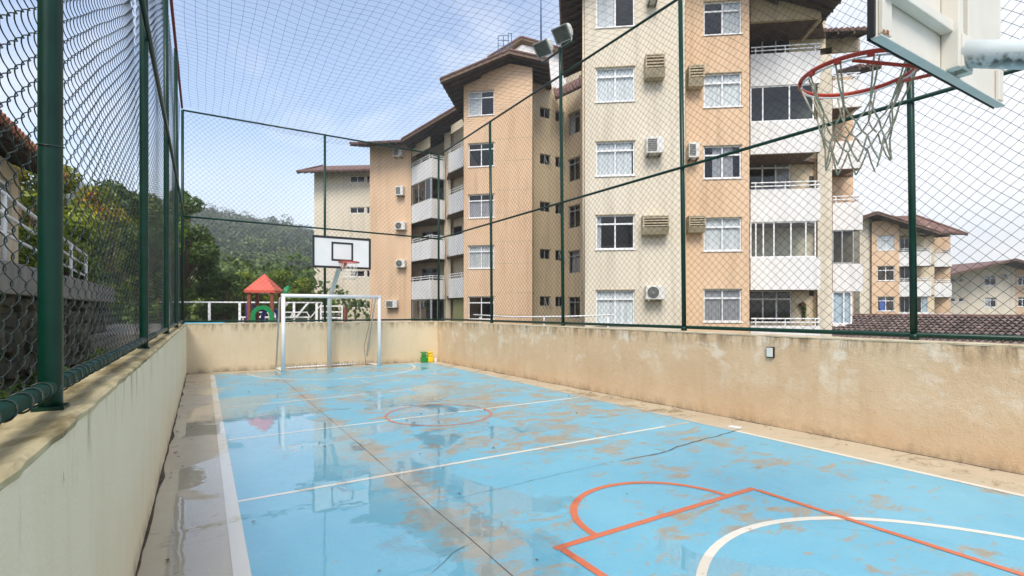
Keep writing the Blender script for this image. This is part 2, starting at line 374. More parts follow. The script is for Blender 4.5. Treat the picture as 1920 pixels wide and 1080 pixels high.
wet('line_white', (0.72, 0.68, 0.58), (0.78, 0.745, 0.66), SAND, 0.64)
wet('line_faded', (0.62, 0.56, 0.46), (0.50, 0.45, 0.36), (0.42, 0.38, 0.30), 0.52)
wet('line_orange_faded', (0.60, 0.17, 0.09), (0.56, 0.20, 0.12), (0.40, 0.33, 0.26), 0.55)
wet('line_orange', (0.62, 0.15, 0.07), (0.68, 0.19, 0.09), (0.35, 0.30, 0.28), 0.63)

floor = MB()
ys = [YB + (yf(3) - YB) * i / 24 for i in range(25)]
for a, b_ in zip(ys, ys[1:]): floor.poly([(XL, a, 0), (xr(a), a, 0), (xr(b_), b_, 0), (XL, b_, 0)])
floor.poly([(XL, ys[-1], 0), (xr(ys[-1]), ys[-1], 0), (XR1, YF1 + 0.02, 0), (XL, YF0 + 0.02, 0)])
floor = tag(floor.build('court_floor', 'wet_concrete'), kind='structure')
def sheet(name, m, polys, z):
    b_ = MB()
    for p in polys: b_.poly([(x, y, z) for x, y in p])
    o = b_.build(name, m, parent=floor); return o
def wavy(y0, y1, x, amp, seed, n=60):
    return [(x + amp * mnoise.noise(Vector((seed, y * 2.3, 0))), y) for y in [y0 + (y1 - y0) * i / n for i in range(n + 1)]]
def strip(l1, l2):
    return [[l1[i], l2[i], l2[i + 1], l1[i + 1]] for i in range(len(l1) - 1)]
JX = 1.6
def jl(side, seed): return [(JX + side * (0.002 + 0.009 * max(0, mnoise.noise(Vector((seed, y * 1.7, 3))) + 0.2)), y) for y in [YB + 0.4 + (14.75 - YB - 0.4) * i / 150 for i in range(151)]]
jL, jR = jl(-1, 1.0), jl(1, 5.0)
eL = [(0.25, p[1]) for p in jL]
eR = [(6.02 - 0.02 * mnoise.noise(Vector((9, p[1], 0))), p[1]) for p in jR]
sheet('blue_slab', 'blue_paint', strip(eL, jL), 0.0022)
sheet('blue_slab', 'blue_paint', strip(jR, eR), 0.0022)
sheet('slab_joint', 'crack_dark', strip([(JX - 0.03, p[1]) for p in jL], [(JX + 0.03, p[1]) for p in jL]), 0.001)
def line(x0, y0, x1, y1, w, m='line_white', z=0.0036, n=12):
    d = Vector((x1 - x0, y1 - y0)); L = d.length; d /= L; p = Vector((-d.y, d.x)) * w / 2
    A = [(x0 + d.x * L * i / n + p.x, y0 + d.y * L * i / n + p.y) for i in range(n + 1)]
    B = [(x0 + d.x * L * i / n - p.x, y0 + d.y * L * i / n - p.y) for i in range(n + 1)]
    return sheet('painted_line', m, strip(B, A), z)
def arc(cx, cy, r, a0, a1, w, m, z=0.0036, n=48, sy=1.0, rx=None):
    rx = rx or r
    A = [(cx + (rx + w / 2) * math.cos(a0 + (a1 - a0) * i / n), cy + sy * (r + w / 2) * math.sin(a0 + (a1 - a0) * i / n)) for i in range(n + 1)]
    B = [(cx + (rx - w / 2) * math.cos(a0 + (a1 - a0) * i / n), cy + sy * (r - w / 2) * math.sin(a0 + (a1 - a0) * i / n)) for i in range(n + 1)]
    return sheet('painted_line', m, strip(B, A), z)
line(0.205, YB + 0.4, 0.205, 14.75, 0.095, n=40)
line(0.25, 4.86, 5.45, 4.97, 0.05); line(5.45, 4.97, 5.95, 4.98, 0.06, 'line_faded')
line(0.25, 7.22, 5.95, 7.45, 0.05); line(0.25, 9.63, 3.9, 9.97, 0.05); line(3.9, 9.97, 6.0, 10.15, 0.06, 'line_faded')
line(6.06, YB + 0.4, 6.06, 4.3, 0.07, n=30); line(6.06, 4.3, 6.03, 14.6, 0.07, 'line_faded', n=30)
arc(3.12, 7.36, 0.80, 0, 2 * math.pi, 0.042, 'line_orange_faded', 0.0050)
arc(3.12, 14.7, 2.38, math.pi, 2 * math.pi, 0.06, 'line_white', rx=2.15)
line(2.02, 2.80, 4.24, 2.83, 0.056, 'line_orange', 0.0050); line(2.06, 2.765, 2.06, -0.3, 0.056, 'line_orange', 0.0064); line(4.22, 2.79, 4.26, -0.3, 0.056, 'line_orange', 0.0064)
arc(3.13, 2.83, 0.72, 0, math.pi, 0.056, 'line_orange', 0.0056, rx=0.74)
arc(3.40, 0.0, 2.33, 0, math.pi, 0.060, 'line_white', 0.0038, rx=1.78)
line(3.12, 11.2, 3.12, 12.0, 0.05, 'line_faded')
def crack(name, pts, w):
    out, P = [], []
    for (x0, y0), (x1, y1) in zip(pts, pts[1:]):
        k = max(3, int(math.hypot(x1 - x0, y1 - y0) / 0.05))
        P += [(x0 + (x1 - x0) * i / k, y0 + (y1 - y0) * i / k) for i in range(k)]
    P.append(pts[-1]); n = len(P)
    def off(i, s): return (P[i][0] + 0.02 * mnoise.noise(Vector((P[i][0] * 5, P[i][1] * 5, 1))), P[i][1] + 0.03 * mnoise.noise(Vector((P[i][0] * 4, P[i][1] * 4, 7))) + s * w * (0.25 + 0.75 * abs(mnoise.noise(Vector((i * 0.33, s, 2))))) * min(1, i / 3, (n - 1 - i) / 3 + 0.1))
    return sheet(name, 'crack_dark', strip([off(i, -1) for i in range(n)], [off(i, 1) for i in range(n)]), 0.0078)
crack('crack', [(3.75, 4.08), (4.4, 4.06), (5.08, 4.19), (5.6, 4.24), (6.25, 4.35)], 0.015)
crack('crack', [(1.62, 3.98), (2.1, 3.98), (3.0, 4.05), (3.75, 4.08)], 0.0045)
crack('crack', [(1.15, 2.9), (1.4, 3.08), (1.6, 3.16)], 0.008)
crack('crack', [(3.3, 3.62), (3.9, 2.95), (4.25, 2.55)], 0.003)
crack('crack', [(3.9, 2.05), (4.25, 1.75), (4.42, 1.35), (4.5, 1.0)], 0.004)
crack('crack', [(5.45, 2.55), (5.52, 2.35), (5.35, 2.2)], 0.004)
crack('crack', [(6.25, 2.6), (6.45, 2.5), (6.7, 2.52)], 0.005)

# dirt gathered in the joint between floor and walls
def grime(n, seed, edge, inward):
    A, B = [], []
    for i in range(n + 1):
        p = edge(i / n); w = 0.010 + 0.045 * max(0, mnoise.noise(Vector((seed, i * 0.11, 0))) + 0.15) + 0.012 * abs(mnoise.noise(Vector((seed, i * 0.9, 5))))
        A.append((p[0] - inward[0] * 0.02, p[1] - inward[1] * 0.02)); B.append((p[0] + inward[0] * w, p[1] + inward[1] * w))
    return sheet('dirt_line', 'crack_dark', strip(A, B), 0.0012)
grime(260, 3.0, lambda f: (xr(YB + (YF1 - YB) * f), YB + (YF1 - YB) * f), (-1, 0))
grime(260, 8.0, lambda f: (XL, YB + (YF0 - YB) * f), (1, 0))
grime(120, 13.0, lambda f: (XL + (XR1 - XL) * f, yf(XL + (XR1 - XL) * f)), (0, -1))

# ------------------------------------------------------------------ court walls
def wall_mat(name, ca, cb, stain, stain_amt, patch=None, base=None, moss_lo=0.46):
    m = bpy.data.materials.new(name); m.use_nodes = True; MATS[name] = m
    n, l = m.node_tree.nodes, m.node_tree.links; b = n['Principled BSDF']; b.inputs['Roughness'].default_value = 0.8; b.inputs['Specular IOR Level'].default_value = 0.3
    g = n.new('ShaderNodeNewGeometry'); P = g.outputs['Position']; sep = n.new('ShaderNodeSeparateXYZ'); l.new(P, sep.inputs[0])
    def noise(scale, stretch=(1, 1, 1), detail=5, rough=0.6, dist=0.3):
        mm = n.new('ShaderNodeMapping'); mm.inputs['Scale'].default_value = stretch; l.new(P, mm.inputs[0])
        t = n.new('ShaderNodeTexNoise'); t.inputs['Scale'].default_value = scale; t.inputs['Detail'].default_value = detail; t.inputs['Roughness'].default_value = rough; t.inputs['Distortion'].default_value = dist
        l.new(mm.outputs[0], t.inputs['Vector']); return t.outputs[0]
    def ramp(x, p0, p1, c0=(0, 0, 0), c1=(1, 1, 1)):
        r = n.new('ShaderNodeValToRGB'); r.color_ramp.elements[0].position = p0; r.color_ramp.elements[1].position = p1
        r.color_ramp.elements[0].color = (*c0, 1); r.color_ramp.elements[1].color = (*c1, 1); l.new(x, r.inputs[0]); return r.outputs[0]
    def mr(x, a, c, lo, hi):
        q = n.new('ShaderNodeMapRange'); l.new(x, q.inputs[0]); q.inputs[1].default_value = a; q.inputs[2].default_value = c; q.inputs[3].default_value = lo; q.inputs[4].default_value = hi; return q.outputs[0]
    def ma(op, x, y):
        q = n.new('ShaderNodeMath'); q.operation = op
        for i, k in enumerate((x, y)):
            if isinstance(k, (int, float)): q.inputs[i].default_value = k
            else: l.new(k, q.inputs[i])
        return q.outputs[0]
    def mix(f, a, c):
        q = n.new('ShaderNodeMix'); q.data_type = 'RGBA'; l.new(f, q.inputs[0])
        for s_, x in ((6, a), (7, c)):
            if isinstance(x, tuple): q.inputs[s_].default_value = (*x, 1)
            else: l.new(x, q.inputs[s_])
        return q.outputs[2]
    col = ramp(noise(1.1), 0.32, 0.68, ca, cb)
    if patch:
        pm = ma('MULTIPLY', ramp(noise(1.9, (1, 1, 1.3), 8, 0.72), 0.51, 0.62), mr(sep.outputs[2], 0.25, 1.1, 0.0, 1.0))
        col = mix(ma('MULTIPLY', pm, 0.75), col, patch)
        col = mix(ma('MULTIPLY', ramp(noise(14.0, (1, 1, 1), 5), 0.6, 0.72), 0.35), col, tuple(c * 0.72 for c in ca))
    streak = ramp(noise(5.0, (1, 1, 0.13), 5, 0.65), 0.52, 0.72)
    col = mix(ma('MULTIPLY', streak, stain_amt), col, stain)
    moss = ma('MULTIPLY', ramp(noise(7.0, (1, 1, 0.22), 6, 0.7), moss_lo, moss_lo + 0.14), mr(sep.outputs[2], 1.0, 1.27, 0.0, 0.9))
    col = mix(moss, col, tuple(c * 0.35 for c in stain))
    foot = ma('MULTIPLY', ramp(noise(4.5, (1, 1, 0.5), 6, 0.7), 0.42, 0.66), mr(sep.outputs[2], 0.0, 0.16, 0.8, 0.0))
    col = mix(foot, col, base or (0.10, 0.085, 0.055))
    chip = ramp(noise(11.0, (1, 1, 0.6), 4), 0.735, 0.75)
    col = mix(ma('MULTIPLY', chip, 0.7), col, (0.14, 0.12, 0.09))
    l.new(col, b.inputs['Base Color'])
    bp = n.new('ShaderNodeBump'); bp.inputs['Strength'].default_value = 0.4; bp.inputs['Distance'].default_value = 0.02
    l.new(ma('ADD', noise(70.0), ma('MULTIPLY', noise(9.0), 1.4)), bp.inputs['Height']); l.new(bp.outputs[0], b.inputs['Normal'])
    return m
wall_mat('wall_left', (0.84, 0.715, 0.49), (0.87, 0.765, 0.55), (0.64, 0.49, 0.27), 0.18, moss_lo=0.545)
wall_mat('wall_far', (0.64, 0.52, 0.345), (0.70, 0.585, 0.41), (0.50, 0.37, 0.20), 0.30)
wall_mat('wall_right', (0.63, 0.44, 0.265), (0.70, 0.53, 0.345), (0.48, 0.30, 0.145), 0.26, (0.84, 0.76, 0.62), (0.27, 0.19, 0.11))

def low_wall(name, p0, p1, out, thick, m, cm, label):
    """a rendered wall from p0 to p1 (inner face line); out = unit vector away from the court"""
    p0, p1, out = Vector(p0), Vector(p1), Vector(out); n = 90; d = (p1 - p0) / n
    t = thing(name, label, 'wall', V3((p0 + p1) / 2, 0))
    v, f = [], []; rows = [(0, -0.05), (0, 0.35), (0, 0.8), (0, WH - 0.028), (thick, WH - 0.028), (thick, -0.05)]
    for i in range(n + 1):
        p = p0 + d * i
        for k, (o, z) in enumerate(rows):
            w = 0.006 * mnoise.noise(Vector((p.x * 1.3, p.y * 1.3, z * 2))) if k < 4 else 0
            q = p + out * (o + w); v.append((q.x, q.y, z))
    for i in range(n):
        for k in range(len(rows) - 1): f.append((i * 6 + k, (i + 1) * 6 + k, (i + 1) * 6 + k + 1, i * 6 + k + 1))
    b = MB(); b.v, b.f = v, f; b.build('render_face', m, t)
    v, f = [], []; n = 220; d = (p1 - p0) / n
    for i in range(n + 1):
        p = p0 + d * i; j = 0.009 * mnoise.noise(Vector((p.x * 9, p.y * 9, 0))) + 0.006 * mnoise.noise(Vector((p.x * 31, p.y * 31, 4)))
        j2 = 0.006 * mnoise.noise(Vector((p.x * 7, p.y * 7, 9)))
        for o, z in ((-0.004 + j, WH - 0.027), (-0.006 + j, WH - 0.008 + j2), (0.008 + j, WH + j2), (thick + 0.006, WH), (thick + 0.006, WH - 0.027)):
            q = p + out * o; v.append((q.x, q.y, z))
    for i in range(n):
        for k in range(4): f.append((i * 5 + k, (i + 1) * 5 + k, (i + 1) * 5 + k + 1, i * 5 + k + 1))
    b = MB(); b.v, b.f = v, f; b.build('coping', cm, t)
    return t
low_wall('low_wall', (XL, YB), (XL, YF0), (-1, 0), 0.22, 'wall_left', 'coping_moss', 'low cream court wall with a mossy top, under the chain-link fence')
low_wall('low_wall', (XL + 0.002, YF0), (XR1, YF1), (0, 1), 0.2, 'wall_far', 'coping_pale', 'low cream court wall behind the white goal frame')
low_wall('low_wall', (XR0 - (XR1 - XR0) * (1.7 - YB) / (YF1 - 1.7), YB), (XR1, YF1), (1, 0), 0.2, 'wall_right', 'coping_pale', 'long ochre court wall with peeling paint patches on the apartment side')
# electric box on the right wall
t = thing('socket_box', 'small white electric box on the ochre court wall', 'electric box', (xr(4.25), 4.25, 1.0))
MB().box((xr(4.25) - 0.012, 4.25, 1.02), (0.03, 0.11, 0.15)).build('back_box', 'board_black', t, bevel=0.004)
MB().box((xr(4.25) - 0.034, 4.25, 1.02), (0.014, 0.085, 0.125)).build('cover', 'socket_white', t, bevel=0.004)
t = MB().box((6.2, 4.42, 0.012), (0.09, 0.16, 0.022), 0.25).build('broken_tile', 'stucco_white', bevel=0.006)
tag(t, 'pale broken tile lying at the foot of the ochre wall', 'tile')

# leaf litter
lv, lf_ = [], []
for i in range(110):
    if i < 50: ly = rng.uniform(0.5, 12); lx = xr(ly) - abs(rng.gauss(0, 0.14)) - 0.03
    elif i < 70: ly = rng.uniform(3, 14); lx = XL + 0.04 + abs(rng.gauss(0, 0.1))
    else: lx, ly = rng.uniform(0.3, 6), rng.uniform(1.2, 13)
    a_ = rng.uniform(0, 6.28); q_ = rng.uniform(0.012, 0.032); k_ = len(lv)
    for dx, dy, dz in ((-1, 0, 0), (0, .45, .25), (1, 0, 0.1), (0, -.45, .3)): lv.append((lx + q_ * (dx * math.cos(a_) - dy * math.sin(a_)), ly + q_ * (dx * math.sin(a_) + dy * math.cos(a_)), 0.009 + q_ * dz))
    lf_.append((k_, k_ + 1, k_ + 2, k_ + 3))
b = MB(); b.v, b.f = lv, lf_; tag(b.build('leaf_litter', 'brown_wood'), 'small dry leaves scattered over the court and along the wall foot', 'leaf litter', kind='stuff')

# ------------------------------------------------------------------ fences
ZL, ZRF, ZRN, ZM = 6.70, 6.55, 6.80, 4.0
FXL = -0.444
def fence_thing(name, label, loc): return thing(name, label, 'fence', loc)
# left: chain link
fl = fence_thing('chain_link_fence', 'green chain-link fence of looped wire on the mossy cream wall', (FXL, 7, WH))
for y in (-0.95, 2.31, 5.56, 8.82, 12.05):
    o = MB().tube([(FXL, y, WH - 0.004), (FXL, y, WH + 0.05), (FXL, y, 4.0), (FXL - 0.01, y, ZL + 0.04)], 0.0335, 20).build('post', 'green_paint', fl, smooth=True)
    MB().box((FXL, y, WH + 0.006), (0.085, 0.085, 0.012)).build('foot_plate', 'green_paint', fl, o)
    for zt in (2.16, 3.1, 4.4):
        MB().tube([(FXL + 0.036 * math.cos(a), y + 0.036 * math.sin(a), zt + 0.006 * math.sin(a)) for a in [2 * math.pi * i / 16 for i in range(16)]], 0.0024, 6, True).build('binding_wire', 'green_wire', fl, o, smooth=True)
MB().tube([(FXL - 0.002, YB, WH + 0.075), (FXL, YF0 - 0.05, WH + 0.07)], 0.0255, 16).build('bottom_rail', 'green_paint', fl, smooth=True)
MB().tube([(FXL + 0.04, YB, ZM), (FXL + 0.04, YF0 - 0.1, ZM)], 0.022, 10).build('middle_rail', 'green_paint', fl, smooth=True)
MB().tube([(FXL, YB, ZL), (FXL, YF0 - 0.1, ZL)], 0.026, 10).build('top_rail', 'red_tube', fl, smooth=True)
ring = None
for i in range(46):
    y = 1.35 + i * 0.118 + rng.uniform(-0.03, 0.03)
    if ring is None:
        b = MB().tube([(FXL + 0.029 * math.cos(a), y + 0.006 * math.sin(2 * a), WH + 0.074 + 0.029 * math.sin(a)) for a in [2 * math.pi * k / 14 for k in range(14)]], 0.0032, 6, True)
        ring = b.build('wire_tie', 'green_wire', fl, smooth=True); y0r = y
    else:
        o = bpy.data.objects.new('wire_tie', ring.data); C.objects.link(o); o.parent = fl; o.location = (0, y - y0r, 0); o.rotation_euler = (0, 0, rng.uniform(-0.0005, 0.0005))
def chain(y0, y1, z0, z1, w, sub):
    ls = []; n = int((y1 - y0) / (w / 2)); h = 0.084; K = int((z1 - z0) / (h / 2))
    k = np.linspace(0, K, K * sub + 1)
    for i in range(n):
        yi = y0 + i * w / 2
        ph = k + (0 if i % 2 == 0 else 1)
        tri = np.abs(((ph + 1) % 2) - 1) if sub == 1 else 0.5 - 0.5 * np.cos(np.pi * ph)
        if sub > 1:
            lin = np.abs(((ph + 1) % 2) - 1); tri = 0.5 * tri + 0.5 * lin
        yy = yi + w / 2 * (0.5 + (tri - 0.5) * 1.10)
        xx = FXL - 0.056 + 0.0085 * np.sin(np.pi * ph)
        zz = z0 + k * h / 2
        wob = 0.010 * math.sin(i * 0.21) * np.sin(zz * 1.1) + 0.006 * np.sin(zz * 3.1 + i * 0.05)
        sag = 0.004 * np.sin(zz * 5 + i * 0.5)
        ls.append(np.stack([xx + wob, yy + sag, zz], axis=1))
    return ls
v1, f1 = cords(chain(0.6, 5.56, WH + 0.05, 4.2, 0.15, 6), 0.0021, (1, 0, 0), 4)
v2, f2 = cords(chain(5.56, 15.3, WH + 0.05, ZL, 0.15, 2), 0.0021, (1, 0, 0), 3)
v3, f3 = cords(chain(0.6, 5.56, 4.2, ZL, 0.15, 2), 0.0021, (1, 0, 0), 3)
v4, f4 = cords(chain(YB, 0.6, WH + 0.05, ZL, 0.15, 2), 0.0021, (1, 0, 0), 3)
o1 = len(v1); o2 = o1 + len(v2); o3 = o2 + len(v3)
tag(np_obj('wire_mesh', np.concatenate([v1, v2, v3, v4]), np.concatenate([f1, f2 + o1, f3 + o2, f4 + o3]), 'green_wire', fl, True), kind='stuff')

# far and right: knotted cord net between green posts
def cord_net(P0, P1, zb0, zb1, zt0, zt1, cell, r, normal, root, seed):
    """diamond net on the upright quad P0-P1; zb / zt = lower and upper edge heights at both ends"""
    P0, P1 = np.array(P0), np.array(P1); L = np.linalg.norm(P1 - P0); H_ = max(zt0 - zb0, zt1 - zb1); ls = []; h = cell / 2
    def pt(s, q):
        f = s / L; zb = zb0 + (zb1 - zb0) * f; zt = zt0 + (zt1 - zt0) * f
        z = zb + (zt - zb) * q / H_; xy = P0 + (P1 - P0) * f
        w = 0.02 * math.sin(s * 1.3 + seed) * math.sin(z * 1.7) + 0.004 * math.sin(s * 13 + z * 7)
        s2 = 0.006 * math.sin(s * 5.1 + z * 3 + seed)
        dd = (P1 - P0) / L
        return (xy[0] + normal[0] * w + dd[0] * s2, xy[1] + normal[1] * w + dd[1] * s2, z + 0.005 * math.sin(s * 4 + z * 6))
    n = int((L + H_) / cell) + 1
    for sgn in (1, -1):
        for i in range(n):
            c0 = i * cell - (H_ if sgn > 0 else 0); P = []
            k = 0
            while True:
                q = min(k * h, H_); s = c0 + q if sgn > 0 else c0 - q
                if 0 <= s <= L: P.append(pt(s, q))
                if q >= H_: break
                k += 1
            if len(P) > 1: ls.append(np.array(P))
    v, f = cords(ls, r, (normal[0], normal[1], 0.01), 3)
    return tag(np_obj('cord_net', v, f, 'net_cord', root), kind='stuff')
FW = 0.1
def right_pt(y): return (xr(y) + FW, y)
fr = fence_thing('net_fence', 'tall green fence with black cord net along the apartment side', (xr(6) + FW, 6, WH))
rp = [(-0.45, 0), (2.64, 0.0), (5.79, -0.02), (8.95, -0.02), (11.95, 0.0)]
def ztop(y): return ZRF + (ZRN - ZRF) * (YF1 - y) / 9.3
for y, lean in rp:
    x = xr(y) + FW; zt = ztop(y)
    pts = [(x, y, WH - 0.004), (x, y + 0.02, 3.0), (x - 0.02, y + 0.06, zt)]
    if y == 8.95: pts.append((x - 0.025, y + 0.065, 7.30))
    o = MB().tube(pts, 0.036, 14).build('post', 'green_paint', fr, smooth=True)
    MB().tube([(x, y, WH), (x, y, WH + 0.07)], 0.046, 14).build('collar', 'green_paint', fr, o, smooth=True)
a, b_ = right_pt(YB), right_pt(YF1 - 0.05)
MB().tube([(*a, WH + 0.06), (*b_, WH + 0.06)], 0.028, 12).build('bottom_rail', 'green_paint', fr, smooth=True)
MB().tube([(a[0] - 0.04, a[1], ZM + 0.02), (b_[0] - 0.04, b_[1], ZM - 0.12)], 0.024, 12).build('middle_rail', 'green_paint', fr, smooth=True)
MB().tube([(*a, ztop(a[1])), (*b_, ztop(b_[1]))], 0.024, 12).build('top_rail', 'green_paint', fr, smooth=True)
cord_net((a[0] + 0.03, a[1]), (b_[0] + 0.03, b_[1]), WH + 0.05, WH + 0.05, ztop(a[1]), ztop(b_[1]), 0.128, 0.0025, (1, 0.04), fr, 1.0)
ff = fence_thing('net_fence', 'green fence with black cord net behind the goal and far hoop', (3, yf(3) + FW, WH))
cl, cr = (XL - 0.09, YF0 + 0.08), (XR1 + 0.08, YF1 + FW)
for (x, y), zt in ((cl, ZL), ((3.0, yf(3.0) + FW), ZL + (ZRF - ZL) * 0.5), (cr, ZRF)):
    o = MB().tube([(x, y, WH - 0.004), (x, y, zt)], 0.034, 14).build('post', 'green_paint', ff, smooth=True)
    MB().tube([(x, y, WH), (x, y, WH + 0.06)], 0.043, 14).build('collar', 'green_paint', ff, o, smooth=True)
MB().tube([(*cl, WH + 0.05), (*cr, WH + 0.05)], 0.024, 10).build('bottom_rail', 'green_paint', ff, smooth=True)
MB().tube([(*cl, ZM), (*cr, ZM - 0.12)], 0.024, 10).build('middle_rail', 'green_paint', ff, smooth=True)
MB().tube([(*cl, ZL), (*cr, ZRF)], 0.024, 10).build('top_rail', 'green_paint', ff, smooth=True)
cord_net((cl[0], cl[1] + 0.03), (cr[0], cr[1] + 0.03), WH + 0.05, WH + 0.05, ZL, ZRF, 0.128, 0.0024, (0.05, 1), ff, 2.0)

# overhead net
ls = []; cell = 0.165
def sagz(x, y):
    s = (x - XL) / (xr(y) - XL); zz = ZL + (ztop(y) - ZL) * s
    return zz - 0.30 * math.sin(math.pi * min(max(s, 0), 1)) * (0.7 + 0.3 * math.sin(y * 0.6)) - 0.02 * math.sin(x * 5 + y * 2)
nx, ny = int((xr(5) - XL) / cell), int((YF1 - YB) / cell)
for i in range(nx + 1):
    P = []
    for j in range(ny + 1):
        y = YB + (YF1 - YB) * j / ny; x = XL - 0.08 + (xr(y) + 0.16 - XL) * i / nx
        P.append((x + 0.012 * math.sin(y * 2.1 + i), y + 0.1, sagz(x, y)))
    ls.append(np.array(P))
for j in range(ny + 1):
    P = []
    for i in range(nx + 1):
        y = YB + (YF1 - YB) * j / ny; x = XL - 0.08 + (xr(y) + 0.16 - XL) * i / nx
        P.append((x, y + 0.1 + 0.012 * math.sin(x * 2.3 + j), sagz(x, y) + 0.003))
    ls.append(np.array(P))
v, f = cords(ls, 0.0022, (0.01, 0.02, 1), 3)
tag(np_obj('overhead_net', v, f, 'roof_net_cord'), 'square cord net stretched overhead across the court', 'net')

# floodlights on the tall post of the right fence
px_, py_ = xr(8.95) + FW - 0.03, 9.015
t = thing('lamp_crossbar', 'short green crossbar carrying the two floodlights on the tall fence post', 'crossbar', (px_, py_, 7.2))
MB().tube([(px_, py_ + 0.62, 7.25), (px_, py_ - 0.42, 7.25)], 0.024, 10).build('bar', 'green_paint', t, smooth=True)
MB().box((px_, py_, 7.27), (0.07, 0.07, 0.07)).build('clamp', 'green_paint', t, bevel=0.008)
def flood(y, label):
    c = Vector((px_ - 0.06, y, 7.52)); t = thing('floodlight', label, 'floodlight', (px_, y, 7.28), 'floodlights on the tall post')
    fw = Vector((-0.72, -0.22, -0.66)).normalized(); rt = fw.cross(Vector((0, 0, 1))).normalized(); upv = rt.cross(fw).normalized()
    w, h = 0.19, 0.155
    def q(a, b, d): return c + rt * a + upv * b + fw * d
    rings = [(1.0, 1.0, 0.10), (1.0, 1.0, 0.04), (0.86, 0.86, -0.06), (0.66, 0.62, -0.15), (0.36, 0.3, -0.20)]
    b = MB()
    R_ = [[q(w * sx * math.copysign(abs(math.cos(a_)) ** 0.35, math.cos(a_)), h * sy * math.copysign(abs(math.sin(a_)) ** 0.35, math.sin(a_)), d) for a_ in [2 * math.pi * k / 24 for k in range(24)]] for sx, sy, d in rings]
    for k in range(len(R_) - 1):
        for j in range(24): b.poly([R_[k][j], R_[k + 1][j], R_[k + 1][(j + 1) % 24], R_[k][(j + 1) % 24]])
    b.poly(R_[-1]); b.build('housing', 'lamp_back', t)
    b = MB(); o_ = [q(sx * w * 1.06, sy * h * 1.06, 0.095) for sx, sy in ((-1, -1), (1, -1), (1, 1), (-1, 1))]
    for k in range(4):
        a_, c_ = o_[k], o_[(k + 1) % 4]; cen = q(0, 0, 0.095)
        b.prism([a_, c_, c_ + (cen - c_) * 0.14, a_ + (cen - a_) * 0.14], fw * 0.03)
    b.build('front_frame', 'lamp_grey', t)
    MB().poly([q(sx * w * 0.95, sy * h * 0.95, 0.112) for sx, sy in ((-1, -1), (1, -1), (1, 1), (-1, 1))]).build('lens', 'lamp_glass', t)
    b = MB().tube([q(-w * 1.12, 0, 0), Vector((px_, y + rt.y * -w, 7.28)), Vector((px_, y + rt.y * w, 7.28)), q(w * 1.12, 0, 0)], 0.012, 6)
    b.build('bracket', 'lamp_grey', t)
flood(py_ - 0.22, 'grey box floodlight, the higher one nearer the beige tower')
flood(py_ + 0.50, 'grey box floodlight, the lower one beside the orange gable')

# ------------------------------------------------------------------ goal and hoops
t = thing('football_goal', 'white tubular football goal frame standing before the far wall', 'goal', (3.1, 14.6, 0))
GL, GR, GY0, GY1 = 1.80, 4.36, 14.55, 14.66
MB().tube([(GL, GY0, 0), (GL, GY0, 2.01)], 0.05, 16).build('upright', 'white_paint', t, smooth=True)
MB().tube([(GR, GY1, 0), (GR, GY1, 2.01)], 0.05, 16).build('upright', 'white_paint', t, smooth=True)
MB().tube([(GL - 0.05, GY0, 1.985), (GR + 0.05, GY1, 1.985)], 0.05, 16).build('crossbar', 'white_paint', t, smooth=True)
for x, y in ((GL, GY0), (GR, GY1)):
    s_ = -1 if x < 3 else -0.25
    MB().tube([(x, y + 0.02, 1.95), (x - 0.06, y + 0.2, 1.93), (x - 0.22 if x > 3 else x - 0.10, y + 0.62, 0.03)], 0.022, 10).build('back_stay', 'pole_grey', t, smooth=True)
    MB().tube([(x, y, 0.03), (x - 0.22 if x > 3 else x - 0.10, y + 0.62, 0.03)], 0.022, 10).build('side_bar', 'white_paint', t, smooth=True)
MB().tube([(GL - 0.1, GY0 + 0.62, 0.035), (GR - 0.22, GY1 + 0.60, 0.035)], 0.022, 10).build('ground_bar', 'white_paint', t, smooth=True)
MB().tube([(GR - 0.12, GY1 + 0.25, 1.93), (GR - 0.20, GY1 + 0.3, 1.2), (GR - 0.34, GY1 + 0.35, 0.55), (GR - 0.28, GY1 + 0.4, 0.05)], 0.006, 6).build('loose_cord', 'brown_wood', t, smooth=True)
hang = []
for i in range(46):
    x = GL + 0.06 + i * 0.054
    hang.append(np.array([(x + 0.012 * math.sin(i * 2.3 + z), GY0 + 0.5 + 0.02 * math.sin(i), 0.03 + z) for z in np.linspace(0, 0.10 + 0.03 * math.sin(i * 1.7), 4)]))
v, f = cords(hang, 0.004, (0, 1, 0), 3); tag(np_obj('net_remnant', v, f, 'board_black', t), kind='stuff')

